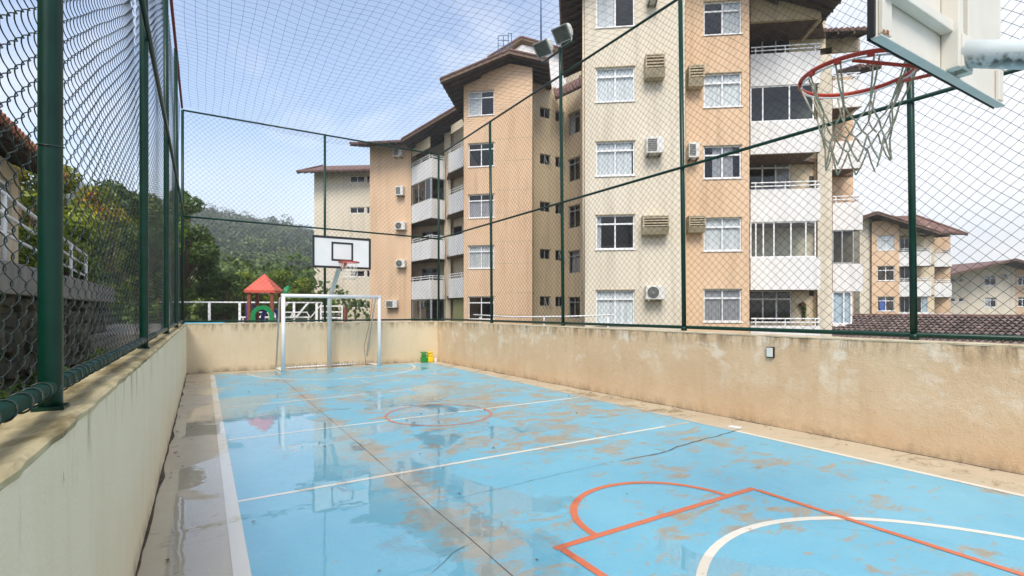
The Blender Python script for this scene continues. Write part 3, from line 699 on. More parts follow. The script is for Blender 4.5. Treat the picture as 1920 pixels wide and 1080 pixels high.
def hoop_net(rc, r, drop, root, parent, m, cr, n=12, seed=0):
    rr = random.Random(seed); rows = [(0.0, 1.0), (0.40, 0.70), (0.58, 0.62), (0.76, 0.57), (0.96, 0.58)]
    b = MB()
    def p(k, j2):
        z, q = rows[k]; a = math.pi * j2 / n + 0.13
        jx, jy, jz = [math.sin(k * 7.1 + j2 * 3.3 + s) * 0.005 * (k > 1) for s in (0, 2, 4)]
        return Vector((rc[0] + r * q * math.cos(a) + jx, rc[1] + r * q * math.sin(a) + jy, rc[2] - drop * z + jz - (0.03 * abs(math.sin(j2 * 1.3)) if k == len(rows) - 1 else 0)))
    for j in range(n):
        top = p(0, 2 * j); q = p(1, 2 * j)
        side = Vector((-math.sin(2 * math.pi * j / n), math.cos(2 * math.pi * j / n), 0)) * cr * 1.1
        for s_ in (-1, 1): b.tube([top + side * s_ * 2.4, (top + q) / 2 + side * s_ * 1.6 + Vector((0, 0, -0.01)), q], cr, 6)
        for k in range(1, len(rows) - 1):
            cur = 2 * j + (k - 1) % 2
            for s_ in (-1, 1):
                a_, c_ = p(k, cur), p(k + 1, cur + s_); mid = (a_ + c_) / 2 + Vector((0, 0, -0.012)); b.tube([a_, mid, c_], cr, 6)
    return b.build('hoop_net', m, root, parent, smooth=True)
def hoop_rim(rc, r, root, tr=0.011):
    b = MB().tube([(rc[0] + r * math.cos(a), rc[1] + r * math.sin(a), rc[2]) for a in [2 * math.pi * i / 64 for i in range(64)]], tr, 12, True)
    rim = b.build('rim', 'rim_red', root, smooth=True)
    b = MB().tube([(rc[0] + (r - 0.008) * math.cos(a), rc[1] + (r - 0.008) * math.sin(a), rc[2] - 0.018) for a in [2 * math.pi * i / 64 for i in range(64)]], 0.005, 8, True)
    b.build('net_ring', 'white_paint', root, rim, smooth=True)
    for i in range(12):
        a = 2 * math.pi * i / 12 + 0.13
        MB().box((rc[0] + r * math.cos(a), rc[1] + r * math.sin(a), rc[2] - 0.012), (0.03, 0.02, 0.022), a + 1.57).build('net_hook', 'rim_red', root, rim, bevel=0.004)
    return rim

# near hoop (seen from behind and below)
HB, HX0, HX1, HZ0, HZ1 = 1.0, 2.27, 3.60, 2.68, 3.52
RC = (2.95, 1.38, 2.84)
t = thing('basketball_hoop', 'near basketball hoop, its white backboard seen from behind and below', 'basketball hoop', (2.95, -0.75, 0))
cx = (HX0 + HX1) / 2
MB().box((cx, HB, (HZ0 + HZ1) / 2), (HX1 - HX0, 0.016, HZ1 - HZ0)).build('backboard', 'board_white', t)
bb = MB().box((cx, HB + 0.0125, (HZ0 + HZ1) / 2), (HX1 - HX0 - 0.004, 0.006, HZ1 - HZ0 - 0.004)).build('front_face', 'board_face', t)
def frame_bar(c, d, name='edge_frame', m='board_white'): return MB().box(c, d).build(name, m, t, bevel=0.004)
frame_bar((cx, HB - 0.010, HZ0 - 0.0055), (HX1 - HX0 + 0.01, 0.040, 0.008), 'bottom_angle', 'pole_grey')
frame_bar((cx, HB + 0.0195, HZ0 + 0.016), (HX1 - HX0 + 0.02, 0.006, 0.05), 'front_edge', 'board_black')
frame_bar((HX0 - 0.006, HB + 0.006, (HZ0 + HZ1) / 2), (0.009, 0.030, HZ1 - HZ0 + 0.002), 'side_angle', 'board_black')
frame_bar((HX1 + 0.006, HB + 0.006, (HZ0 + HZ1) / 2), (0.009, 0.030, HZ1 - HZ0 + 0.002), 'side_angle', 'board_white')
for z in (2.865, 3.32):
    frame_bar(((HX0 + cx) / 2 - 0.02, HB - 0.032, z), (cx - HX0 - 0.075, 0.045, 0.045), 'stiffener')
frame_bar((HX1 - 0.33, HB - 0.024, HZ0 + 0.15), (0.02, 0.03, 0.02), 'stiffener') if False else None
frame_bar((HX0 + 0.05, HB - 0.018, (HZ0 + HZ1) / 2), (0.075, 0.018, HZ1 - HZ0 - 0.02), 'side_strip')
frame_bar((HX1 - 0.045, HB - 0.018, HZ0 + 0.09), (0.06, 0.018, 0.16), 'side_strip')
ax = 2.94
frame_bar((ax - 0.052, HB - 0.042, (HZ0 + HZ1) / 2), (0.05, 0.066, HZ1 - HZ0), 'centre_channel')
frame_bar((ax + 0.055, HB - 0.042, (HZ0 + HZ1) / 2), (0.05, 0.066, HZ1 - HZ0), 'centre_channel')
frame_bar((ax, HB - 0.018, (HZ0 + HZ1) / 2), (0.055, 0.02, HZ1 - HZ0 - 0.01), 'channel_web', 'pole_grey')
for x, z in ((HX0 + 0.045, HZ0 + 0.012), (ax - 0.06, HZ0 + 0.03), (HX0 + 0.015, HZ0 + 0.006)):
    MB().box((x, HB - 0.0295, z + 0.004), (0.016, 0.004, 0.018), 0).build('rust_patch', 'rust', t, bevel=0.003)
arm = MB().tube([(ax, HB - 0.06, 2.76), (ax, HB - 0.25, 2.675), (ax, HB - 1.0, 2.34), (ax, -0.35, 2.10), (ax, -0.62, 1.9), (ax, -0.75, 1.6), (ax, -0.75, 0.0)], 0.057, 28)
# grime along the lower side of the arm is part of its paint
m = mat('arm_weathered', (0.60, 0.67, 0.71), (0.54, 0.61, 0.62), 0.38, 5.0)
n_, l_ = m.node_tree.nodes, m.node_tree.links
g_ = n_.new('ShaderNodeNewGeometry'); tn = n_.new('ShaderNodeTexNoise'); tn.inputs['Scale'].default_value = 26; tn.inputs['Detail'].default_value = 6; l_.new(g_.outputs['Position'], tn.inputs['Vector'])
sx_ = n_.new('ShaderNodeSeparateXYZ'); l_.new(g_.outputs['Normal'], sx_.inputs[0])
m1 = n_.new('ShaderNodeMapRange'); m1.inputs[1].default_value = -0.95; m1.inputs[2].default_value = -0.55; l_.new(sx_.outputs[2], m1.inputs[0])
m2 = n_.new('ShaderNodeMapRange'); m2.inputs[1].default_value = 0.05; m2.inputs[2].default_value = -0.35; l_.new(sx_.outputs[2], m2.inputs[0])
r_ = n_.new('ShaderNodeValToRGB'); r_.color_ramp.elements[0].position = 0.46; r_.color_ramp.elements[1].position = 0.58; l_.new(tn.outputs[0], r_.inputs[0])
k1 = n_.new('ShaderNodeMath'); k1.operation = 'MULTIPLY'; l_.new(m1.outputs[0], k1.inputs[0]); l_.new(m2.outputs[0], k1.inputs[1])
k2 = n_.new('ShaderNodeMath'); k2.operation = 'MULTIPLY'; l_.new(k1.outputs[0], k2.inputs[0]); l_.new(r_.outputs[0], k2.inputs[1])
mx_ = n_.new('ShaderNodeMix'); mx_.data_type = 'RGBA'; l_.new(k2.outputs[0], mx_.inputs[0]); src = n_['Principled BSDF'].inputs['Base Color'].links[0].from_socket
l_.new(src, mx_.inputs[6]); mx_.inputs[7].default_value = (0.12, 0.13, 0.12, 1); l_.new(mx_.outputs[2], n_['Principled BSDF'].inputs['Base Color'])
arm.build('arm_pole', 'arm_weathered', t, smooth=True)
MB().box((ax, HB - 0.078, 2.755), (0.11, 0.012, 0.15)).build('mounting_plate', 'board_white', t, bevel=0.004)
rim = hoop_rim(RC, 0.262, t)
MB().tube([(RC[0] - 0.235, RC[1] - 0.09, RC[2] - 0.02), (ax - 0.02, HB + 0.02, HZ0 + 0.04)], 0.009, 8).build('brace', 'rim_red', t, rim, smooth=True)
MB().tube([(RC[0] + 0.235, RC[1] - 0.09, RC[2] - 0.02), (ax + 0.04, HB + 0.02, HZ0 + 0.04)], 0.009, 8).build('brace', 'rim_red', t, rim, smooth=True)
MB().box((RC[0], (RC[1] - 0.262 + HB) / 2 + 0.01, RC[2] - 0.004), (0.11, RC[1] - 0.262 - HB + 0.02, 0.012)).build('bracket', 'rim_red', t, rim)
hoop_net((RC[0], RC[1], RC[2] - 0.02), 0.254, 0.46, t, rim, 'hoop_net', 0.0042, 10, 3)

# far hoop
FB = 13.5
t = thing('basketball_hoop', 'far basketball hoop with black-edged white backboard above the goal', 'basketball hoop', (3.05, 15.0, 0))
X0, X1, Z0, Z1 = 2.33, 3.79, 2.67, 3.48
cx = (X0 + X1) / 2
MB().box((cx, FB, (Z0 + Z1) / 2), (X1 - X0, 0.02, Z1 - Z0)).build('backboard', 'board_face', t)
def blk(c, d): return MB().box(c, d).build('black_border', 'board_black', t)
e = 0.055
blk((cx, FB - 0.014, Z0 + e / 2), (X1 - X0, 0.008, e)); blk((cx, FB - 0.014, Z1 - e / 2), (X1 - X0, 0.008, e))
blk((X0 + e / 2, FB - 0.0145, (Z0 + Z1) / 2), (e, 0.008, Z1 - Z0 - 2 * e)); blk((X1 - e / 2, FB - 0.0145, (Z0 + Z1) / 2), (e, 0.008, Z1 - Z0 - 2 * e))
q0, q1, w0, w1, e = cx - 0.27, cx + 0.27, 2.86, 3.34, 0.045
for c, d in (((cx, FB - 0.014, w0 + e / 2), (q1 - q0, 0.008, e)), ((cx, FB - 0.014, w1 - e / 2), (q1 - q0, 0.008, e)), ((q0 + e / 2, FB - 0.0145, (w0 + w1) / 2), (e, 0.008, w1 - w0 - 2 * e)), ((q1 - e / 2, FB - 0.0145, (w0 + w1) / 2), (e, 0.008, w1 - w0 - 2 * e))):
    MB().box(c, d).build('target_square', 'board_black', t)
MB().tube([(3.05, 15.0, 0), (3.05, 15.0, 1.85), (3.06, 14.9, 2.05), (3.09, 13.75, 2.85), (3.09, FB + 0.01, 2.95)], 0.06, 16).build('pole', 'pole_grey', t, smooth=True)
rim = hoop_rim((3.12, 13.05, 2.80), 0.24, t, 0.014)
MB().prism([(3.00, FB - 0.02, 2.82), (3.12, FB - 0.02, 2.82), (3.12, FB - 0.25, 2.80), (3.00, FB - 0.25, 2.80)], (0, 0, 0.012)).build('bracket', 'rim_red', t, rim)
MB().prism([(2.985, FB - 0.3, 2.80), (3.125, FB - 0.3, 2.80), (3.095, FB - 0.06, 2.60), (3.005, FB - 0.06, 2.60)], (0, 0.012, 0.008)).build('support_plate', 'rim_red', t, rim)
hoop_net((3.12, 13.05, 2.79), 0.235, 0.42, t, rim, 'hoop_net_white', 0.0045, 12, 5)

# toy blocks by the corner
def toy(x, m, label):
    t = thing('toy_block', label, 'toy block', (x, 14.93, 0), 'toy blocks in the court corner')
    w = 0.175
    for k, z in enumerate((0.085, 0.215, 0.30)):
        h = (0.13, 0.09, 0.05)[k]; q = (w, w * 0.82, w)[k]
        MB().box((x, 14.93, z), (q, 0.17 if k != 1 else 0.14, h if k else 0.17)).build('block_tier', m, t, bevel=0.03, segs=3)
toy(5.83, 'toy_green', 'green plastic toy block in the far right court corner')
toy(6.03, 'toy_yellow', 'yellow plastic toy block in the far right court corner')
b = MB().box((6.2, 14.9, 0.06), (0.07, 0.07, 0.12), 0.4)
tag(b.build('plastic_cup', 'plastic_white', bevel=0.015), 'tiny white plastic cup beside the yellow toy block', 'cup')

# ------------------------------------------------------------------ buildings
class Seg:
    def __init__(s, px0, d0, px1, d1):
        s.p0, s.p1 = S(px0, d0), S(px1, d1); s.L = (s.p1 - s.p0).length; s.u = (s.p1 - s.p0) / s.L
        n = Vector((-s.u.y, s.u.x)); s.n = n if n.dot(s.p0) < 0 else -n      # outward, towards the court
    def hit(s, px):
        r = S(px, 1.0); q = r.x * s.u.y - r.y * s.u.x
        d = (s.p0.x * s.u.y - s.p0.y * s.u.x) / q
        return (r * d - s.p0).dot(s.u), d
    def op(s, px0, px1, py0, py1):
        a, da = s.hit(px0); b, db = s.hit(px1); dm = (da + db) / 2
        return (a, b, Z(py1, dm), Z(py0, dm))
    def at(s, t, z, out=0.0): 
        p = s.p0 + s.u * t + s.n * out; return Vector((p.x, p.y, z))

def facade(root, name, sg, z0, z1, m, ops=(), gable=None, reveal=0.14):
    b = MB()
    xs = sorted({0.0, sg.L, *[o[0] for o in ops], *[o[1] for o in ops]}); zs = sorted({z0, z1, *[o[2] for o in ops], *[o[3] for o in ops]})
    for a, c in zip(xs, xs[1:]):
        for e, f in zip(zs, zs[1:]):
            mx, mz = (a + c) / 2, (e + f) / 2
            if any(o[0] < mx < o[1] and o[2] < mz < o[3] for o in ops): continue
            b.poly([sg.at(a, e), sg.at(c, e), sg.at(c, f), sg.at(a, f)])
    for o in ops:
        a, c, e, f = o[:4]
        for (t0, y0), (t1, y1) in (((a, e), (c, e)), ((c, e), (c, f)), ((c, f), (a, f)), ((a, f), (a, e))):
            b.poly([sg.at(t0, y0), sg.at(t1, y1), sg.at(t1, y1, -reveal), sg.at(t0, y0, -reveal)])
    if gable: b.poly([sg.at(0, z1)] + [sg.at(t_, z_) for t_, z_ in gable] + [sg.at(sg.L, z1)])
    return b.build(name, m, root)

def window(root, sg, o, cols=2, transom=0.73, curtain=None, fm='white_frame', gm='window_glass', depth=0.06, bar=0.05, open_sash=None, cframe=1.0, sill=True, grille=False):
    a, c, e, f = o[:4]; b = MB(); w, h = c - a, f - e; U = Vector((sg.u.x, sg.u.y, 0)); N = Vector((sg.n.x, sg.n.y, 0)); Zv = Vector((0, 0, 1))
    def bx(t0, z0, ww, hh, d0=-depth - 0.05, dd=0.05): b.obox(sg.at(t0, z0, d0), U * ww, N * dd, Zv * hh)
    bx(a, e, w, bar); bx(a, f - bar, w, bar); bx(a, e + bar, bar, h - 2 * bar); bx(c - bar, e + bar, bar, h - 2 * bar)
    tz = e + h * transom if transom else f - bar
    if transom: bx(a + bar, tz - bar * 0.6, w - 2 * bar, bar * 1.2, -depth - 0.045)
    cw = (w - 2 * bar) / cols
    for k in range(1, cols):
        bx(a + bar + cw * k - bar * 0.5, e + bar, bar, (tz - bar * 0.6 if transom else f - bar) - e - bar, -depth - 0.047, 0.045)
        if transom: bx(a + bar + cw * k - bar * 0.4, tz + bar * 0.6, bar * 0.8, f - bar - tz - bar * 0.6, -depth - 0.047, 0.045)
    win = b.build('window', fm, root)
    for k in range(cols):
        x0 = a + bar + cw * k
        for z0, z1 in (((e + bar, tz - bar * 0.6), (tz + bar * 0.6, f - bar)) if transom else ((e + bar, f - bar),)):
            pb = MB()
            if open_sash is not None and k == open_sash and z0 == e + bar:
                out = 0.22
                pb.poly([sg.at(x0, z0, -depth + out), sg.at(x0 + cw, z0, -depth + out), sg.at(x0 + cw, z1, -depth), sg.at(x0, z1, -depth)])
                s_ = MB()
                for q0, q1 in ((0, 1), (1, 2), (2, 3), (3, 0)):
                    P_ = [sg.at(x0, z0, -depth + out), sg.at(x0 + cw, z0, -depth + out), sg.at(x0 + cw, z1, -depth), sg.at(x0, z1, -depth)]
                    s_.tube([P_[q0], P_[q1]], 0.022, 4)
                s_.build('open_sash', fm, root, win)
            else: pb.poly([sg.at(x0, z0, -depth - 0.022), sg.at(x0 + cw, z0, -depth - 0.022), sg.at(x0 + cw, z1, -depth - 0.022), sg.at(x0, z1, -depth - 0.022)])
            pb.build('pane', gm, root, win)
    if curtain:
        cm, c0, c1, zc0, zc1 = curtain; n = max(6, int(w * (c1 - c0) / 0.06)); cb = MB()
        P_ = [(a + w * (c0 + (c1 - c0) * i / n), -0.125 - 0.02 * (i % 2)) for i in range(n + 1)]
        for (t0, d0), (t1, d1) in zip(P_, P_[1:]): cb.poly([sg.at(t0, e + h * zc0, d0), sg.at(t1, e + h * zc0, d1), sg.at(t1, e + h * zc1, d1), sg.at(t0, e + h * zc1, d0)])
        cb.build('curtain', cm, root, win)
    if sill: MB().obox(sg.at(a - 0.04, e - 0.045, -0.02), U * (w + 0.08), N * 0.06, Zv * 0.042).build('sill', 'white_frame', root, win)
    MB().obox(sg.at(a - 0.03, f + 0.002, -0.005), U * (w + 0.06), N * 0.035, Zv * 0.03).build('drip_mould', 'hood_concrete', root, win)
    if grille:
        gb = MB()
        for k in range(int(w / 0.09)): gb.obox(sg.at(a + 0.05 + k * 0.09, e, -0.03), U * 0.012, N * 0.012, Zv * h * 0.72)
        gb.build('grille', 'grey_frame', root, win)
    return win

def shell(root, pts, back, z0, z1, m='stucco_cream', slabs=()):
    """closes a block behind its street front: pts = front polyline (XY), back = vector away from the court"""
    back = Vector(back); q = [Vector(p) for p in pts]; r = [p + back for p in q]; b = MB()
    for a, c in ((q[0], r[0]), (q[-1], r[-1]), *zip(r, r[1:])): b.poly([V3(a, z0), V3(c, z0), V3(c, z1), V3(a, z1)])
    b.build('rear_wall', m, root)
    MB().poly([V3(p, z1) for p in q] + [V3(p, z1) for p in reversed(r)]).build('ceiling', 'interior_grey', root)
    for z in slabs:
        MB().prism([V3(p + back.normalized() * 0.16, z) for p in q] + [V3(p, z) for p in reversed(r)], (0, 0, 0.12)).build('floor_slab', 'interior_grey', root)

def roof_plane(root, e0, e1, r0, r1, m='roof_tile', thick=0.09, rafters=True, tiles=True, soffit='dark_wood', tag_rake=True, spacing=0.55):
    """tiled roof plane: eave line e0-e1, ridge line r0-r1 (3D)"""
    e0, e1, r0, r1 = map(Vector, (e0, e1, r0, r1)); dn = Vector((0, 0, -thick))
    top = MB().poly([e0, e1, r1, r0]).build('roof', m, root)
    b = MB(); b.poly([e0 + dn, r0 + dn, r1 + dn, e1 + dn]); b.poly([e0, e0 + dn, e1 + dn, e1]); b.poly([r0, r1, r1 + dn, r0 + dn]); b.poly([e0, r0, r0 + dn, e0 + dn]); b.poly([e1, e1 + dn, r1 + dn, r1])
    b.build('soffit', soffit, root, top)
    up = (r0 - e0); L = (e1 - e0).length; ax = (e1 - e0) / L; nrm = ax.cross(up).normalized()
    if nrm.z < 0: nrm = -nrm
    if rafters:
        n = max(2, int(L / spacing))
        for i in range(n + 1):
            f = i / n * 0.98 + 0.01; a = e0.lerp(e1, f) + dn; c = r0.lerp(r1, f) + dn
            MB().obox(a - ax * 0.03 - Vector((0, 0, 0.10)), ax * 0.06, c - a, Vector((0, 0, 0.098))).build('rafter', 'eave_timber', root, top)
    if tiles:
        n = max(3, int(L / 0.21)); b = MB(); un = up.normalized()
        for i in range(n):
            p = e0.lerp(e1, (i + 0.5) / n)
            b.tube([p - un * 0.05 + nrm * 0.01, p + un * 0.9 + nrm * 0.015], [0.088, 0.075], 8)
        o = b.build('eave_tiles', m, root, top); tag(o, kind='stuff')
    for a, c in ((e0, r0), (e1, r1)):
        side = -ax if a is e0 else ax
        MB().obox(a + side * 0.004 - Vector((0, 0, 0.17)), side * 0.03, c - a, Vector((0, 0, 0.19))).build('rake_board', 'fascia_timber', root, top)
        b = MB(); n = max(2, int((c - a).length / 0.36))
        for i in range(n): b.tube([a.lerp(c, i / n) + side * 0.0 + nrm * 0.03, a.lerp(c, (i + 0.98) / n) + nrm * 0.05], [0.095, 0.08], 7)
        o = b.build('rake_tiles', m, root, top); tag(o, kind='stuff')
    return top

def rails(root, pts, z, n=2, gap=0.15, h0=0.14, parent=None, r=0.028):
    b = MB()
    for k in range(n): b.tube([V3(p, z + h0 + gap * k) for p in pts], r, 6)
    tot = 0
    for a, c in zip(pts, pts[1:]):
        a, c = Vector(a), Vector(c); m_ = max(1, int((c - a).length / 1.3))
        for i in range(m_ + 1): b.tube([V3(a.lerp(c, (i + 0.15) / (m_ + 0.3)), z - 0.02), V3(a.lerp(c, (i + 0.15) / (m_ + 0.3)), z + h0 + gap * (n - 1))], r * 0.8, 6)
    return b.build('balcony_rail', 'white_frame', root, parent)

def balcony(root, pts, backpts, zb, h, rail=True, m='stucco_white'):
    """parapet along the outline pts (XY), slab back to backpts"""
    pts = [Vector(p) for p in pts]; backpts = [Vector(p) for p in backpts]
    cen = sum(backpts, Vector((0, 0))) / len(backpts); b = MB()
    for i, (a, c) in enumerate(zip(pts, pts[1:])):
        u = (c - a).normalized(); n = Vector((-u.y, u.x)); n = n if n.dot(cen - a) > 0 else -n
        a2, c2 = (a, c)
        if i > 0: a2 = a + u * 0.002
        b.prism([V3(a2, zb), V3(c2, zb), V3(c2 + n * 0.12, zb), V3(a2 + n * 0.12, zb)], (0, 0, h))
    par = b.build('balcony', m, root)
    MB().prism([V3(p.lerp(cen, 0.03), zb + 0.012) for p in pts] + [V3(p, zb + 0.012) for p in reversed(backpts)], (0, 0, 0.16)).build('balcony_slab', 'fascia_timber', root, par)
    if rail: rails(root, [p.lerp(cen, 0.015) for p in pts], zb + h, parent=par)
    return par

def ac_unit(sg, px0, px1, py0, py1, label, kind='split', depth=0.4):
    a, c, e, f = sg.op(px0, px1, py0, py1); U = Vector((sg.u.x, sg.u.y, 0)); N = Vector((sg.n.x, sg.n.y, 0)); w, h = c - a, f - e
    t = thing('air_conditioner', label, 'air conditioner', sg.at((a + c) / 2, e), 'air conditioners on the walls')
    MB().obox(sg.at(a, e, 0.03), U * w, N * depth, Vector((0, 0, h))).build('casing', 'ac_white', t, bevel=0.02)
    if kind == 'split':
        cx, cz, r = a + w * 0.38, e + h * 0.52, min(h * 0.42, w * 0.34)
        def cir(rr, dd): return [sg.at(cx + rr * math.cos(x), cz + rr * math.sin(x), 0.03 + depth + dd) for x in [2 * math.pi * k / 28 for k in range(28)]]
        fan = MB().poly(cir(r, 0.003)).build('fan_opening', 'ac_dark', t)
        g_ = MB()
        for q in (0.99, 0.75, 0.5, 0.25): g_.tube(cir(r * q, 0.012), 0.006, 4, True)
        for k in range(6):
            x = math.pi * k / 6
            g_.tube([sg.at(cx + r * math.cos(x), cz + r * math.sin(x), depth + 0.045), sg.at(cx - r * math.cos(x), cz - r * math.sin(x), depth + 0.045)], 0.005, 4)
        g_.build('fan_grille', 'lamp_grey', t, fan)
    else:
        MB().obox(sg.at(a + w * 0.08, e + h * 0.12, 0.03 + depth), U * w * 0.55, N * 0.006, Vector((0, 0, h * 0.74))).build('front_grille', 'ac_dark', t)
        s_ = MB()
        for k in range(6): s_.obox(sg.at(a + w * 0.08, e + h * (0.16 + 0.115 * k), 0.04 + depth), U * w * 0.55, N * 0.006, Vector((0, 0, h * 0.04)))
        s_.build('louvre', 'lamp_grey', t)
    for q in (0.15, 0.85): MB().obox(sg.at(a + w * q - 0.02, e - 0.06, 0.0), U * 0.04, N * (depth + 0.02), Vector((0, 0, 0.05))).build('bracket', 'ac_dark' if kind != 'split' else 'hood_concrete', t)
    return t

def hood(root, sg, px0, px1, py0, py1):
    a, c, e, f = sg.op(px0, px1, py0, py1); U = Vector((sg.u.x, sg.u.y, 0)); N = Vector((sg.n.x, sg.n.y, 0)); w, h = c - a, f - e; D = 0.5
    fz = e + h * 0.36
    b = MB()
    b.prism([sg.at(a, e, 0.0), sg.at(a, e, D * 0.75), sg.at(a, fz, D), sg.at(a, fz, 0.0)], U * w)
    b.obox(sg.at(a, f - 0.05, 0), U * w, N * D, Vector((0, 0, 0.05)))
    for q in (0, w - 0.045): b.obox(sg.at(a + q, fz + 0.001, 0), U * 0.045, N * (D - 0.004), Vector((0, 0, f - fz - 0.052)))
    o = b.build('vent_hood', 'hood_concrete', root)
    n = 4
    for k in range(n):
        z = fz + (f - 0.05 - fz) * (k + 0.35) / n
        MB().obox(sg.at(a + 0.047, z, D - 0.14), U * (w - 0.094), N * 0.13, Vector((0, 0, (f - fz) / n * 0.42))).build('slat', 'hood_concrete', root, o)
    MB().obox(sg.at(a + 0.05, fz + 0.01, 0.02), U * (w - 0.1), N * 0.02, Vector((0, 0, f - fz - 0.08))).build('back_panel', 'ac_dark', root, o)
    return o

CW = lambda c0=0.0, c1=1.0: ('curtain_white', c0, c1, 0, 1)
CG = lambda c0=0.0, c1=1.0: ('curtain_grey', c0, c1, 0, 1)
BK = Vector((SN, CS)) * 1.0                               # away from the camera
FLOORS = [2.45, 5.26, 8.07, 10.88]                        # balcony slab heights

# ---- nearest block: beige tower, orange tower, two balcony bays
A = thing('apartment_block', 'nearest apartment block, beige and orange towers with wide white balconies', 'apartment block', V3(S(1300, 22), 0))
back7 = Vector((S(1075, 30) - S(1075, 20))).normalized()
s1 = Seg(1096.5, 19.45, 1284.5, 19.05)
rows1 = [(-14, 50), (126, 190), (265, 329), (403, 467), (544, 609)]
o1 = [s1.op(1117.5, 1190, a, c) for a, c in rows1]
facade(A, 'wall', s1, -0.06, 14.6, 'stucco_beige', o1)
for k, o in enumerate(o1):
    window(A, s1, o, 2, 0.74 if k else None, [('curtain_white', 0, .5, 0, 1), CW(), CW(0, .93), None, CW(.04, 1)][k] if k != 3 else ('curtain_white', 0, .14, 0, 1))
    if k == 3:
        pass
hood(A, s1, 1207, 1243, 113, 153); hood(A, s1, 1202, 1250, 408, 442)
ac_unit(s1, 1209, 1240, 263, 293, 'white boxed air conditioner on the beige tower between two slatted hoods', 'window')
ac_unit(s1, 1208, 1243, 537, 562, 'white air conditioner with round fan, lowest on the beige tower', 'split')
ac_unit(s1, 1212, 1231, -16, 11, 'air conditioner cut by the top edge on the beige tower', 'window')
MB().tube([s1.at(-0.05, -0.06, -0.1), s1.at(-0.05, 14.2, -0.1)], 0.04, 8).build('downpipe', 'stucco_cream', A, smooth=True)
s2 = Seg(1285, 20.15, 1405, 19.9)
rows2 = [(2, 64), (137, 200), (273, 334), (408, 470), (542, 603)]
o2 = [s2.op(1319.5, 1390.5, a, c) for a, c in rows2]
facade(A, 'wall', s2, -0.06, 14.6, 'stucco_orange', o2)
cur = [('curtain_white', .5, 1, 0, 1), CW(), ('curtain_grey', .25, .8, 0, 1), CW(), CG()]
for k, o in enumerate(o2): window(A, s2, o, 2, 0.72, cur[k], grille=(k == 4))
hood(A, s2, 1286.5, 1315, 132, 169); hood(A, s2, 1286.5, 1317, 408, 438)
ac_unit(s2, 1287, 1307, 273, 301, 'grey air conditioner on the orange wall of the nearest block', 'window')
MB().poly([V3(s1.p1, -0.06), V3(s2.p0 + back7 * 0.2, -0.06), V3(s2.p0 + back7 * 0.2, 14.6), V3(s1.p1, 14.6)]).build('return_wall', 'stucco_beige', A)
# balcony bay 1
sp = Seg(1405, 21.3, 1538, 20.95); sb = Seg(1402, 23.0, 1548, 22.7)
doors = [sb.op(1400, 1483, 60, 112), sb.op(1400, 1483, 300, 356), sb.op(1400, 1485, 545, 606)]
doors = [(max(a, 0.02), b_, c, d) for a, b_, c, d in doors]
facade(A, 'bay_wall', sb, -0.06, 14.6, 'stucco_cream', doors, reveal=0.1)
for k, o in enumerate(doors): window(A, sb, o, 3, 0.74, [None, ('curtain_grey', .7, 1, 0, 1), None][k], 'white_frame', 'window_glass', 0.04, 0.06, sill=False)
MB().poly([V3(s2.p1, -0.06), V3(sb.p0 + back7 * 0.3, -0.06), V3(sb.p0 + back7 * 0.3, 14.6), V3(s2.p1, 14.6)]).build('return_wall', 'stucco_orange', A)
bpts = [sp.p0 + sp.u * 0.05, sp.p1]; rr_ = sp.p1 + back7 * 1.25; bback = [sb.p0 + sb.u * 0.05, sb.p1 - sb.u * 0.12]
for k, zb in enumerate([-0.36] + FLOORS):
    bal = balcony(A, [bpts[0], bpts[1], rr_], bback, zb, 1.33, rail=k in (0, 2, 4))
def glazing(root, sg, t0, t1, z0, z1, cuts, gm, fm='white_frame', frame=0.05):
    U = Vector((sg.u.x, sg.u.y, 0)); N = Vector((sg.n.x, sg.n.y, 0)); b = MB()
    b.obox(sg.at(t0, z0, -0.10), U * (t1 - t0), N * 0.06, Vector((0, 0, frame))); b.obox(sg.at(t0, z1 - frame, -0.10), U * (t1 - t0), N * 0.06, Vector((0, 0, frame)))
    xs = [t0] + cuts + [t1]
    for x in xs: b.obox(sg.at(min(max(x - frame / 2, t0), t1 - frame), z0 + frame, -0.095), U * frame, N * 0.05, Vector((0, 0, z1 - z0 - 2 * frame)))
    o = b.build('glazed_screen', fm, root)
    for x, y in zip(xs, xs[1:]): MB().poly([sg.at(x, z0, -0.07), sg.at(y, z0, -0.07), sg.at(y, z1, -0.07), sg.at(x, z1, -0.07)]).build('pane', gm, root, o)
    return o
hx = lambda px: sp.hit(px)[0]
glazing(A, sp, 0.05, hx(1527), FLOORS[2] + 1.335, FLOORS[3] + 0.0, [hx(1431), hx(1481)], 'dark_glass')
glazing(A, sp, 0.05, hx(1531), FLOORS[0] + 1.335, FLOORS[1] + 0.0, [hx(1418), hx(1432), hx(1452), hx(1484), hx(1512)], 'pale_glass')
sgl = Seg(1538, 20.95, 1545, 22.2)
# right pier and second bay
s3 = Seg(1533, 22.35, 1560, 22.2); facade(A, 'pier', s3, -0.06, 12.7, 'stucco_beige')
s4 = Seg(1560, 23.6, 1612.5, 23.4); s4b = Seg(1558, 25.0, 1600, 24.9)
facade(A, 'bay_wall', s4b, -0.06, 13.0, 'stucco_orange')
MB().poly([V3(s3.p1, -0.06), V3(s4b.p0, -0.06), V3(s4b.p0, 13.0), V3(s3.p1, 13.0)]).build('return_wall', 'stucco_orange', A)
for k, zb in enumerate([-0.30] + FLOORS): balcony(A, [s4.p0 + s4.u * 0.03, s4.p1, s4.p1 + back7 * 1.3], [s4b.p0 + s4b.u * 0.03, s4b.p1], zb + 0.02, 1.26, rail=k in (2, 4))
h4 = lambda px: s4.hit(px)[0]
glazing(A, s4, 0.03, h4(1602), FLOORS[0] + 1.3, FLOORS[1] + 0.02, [h4(1580)], 'dark_glass', 'grey_frame')
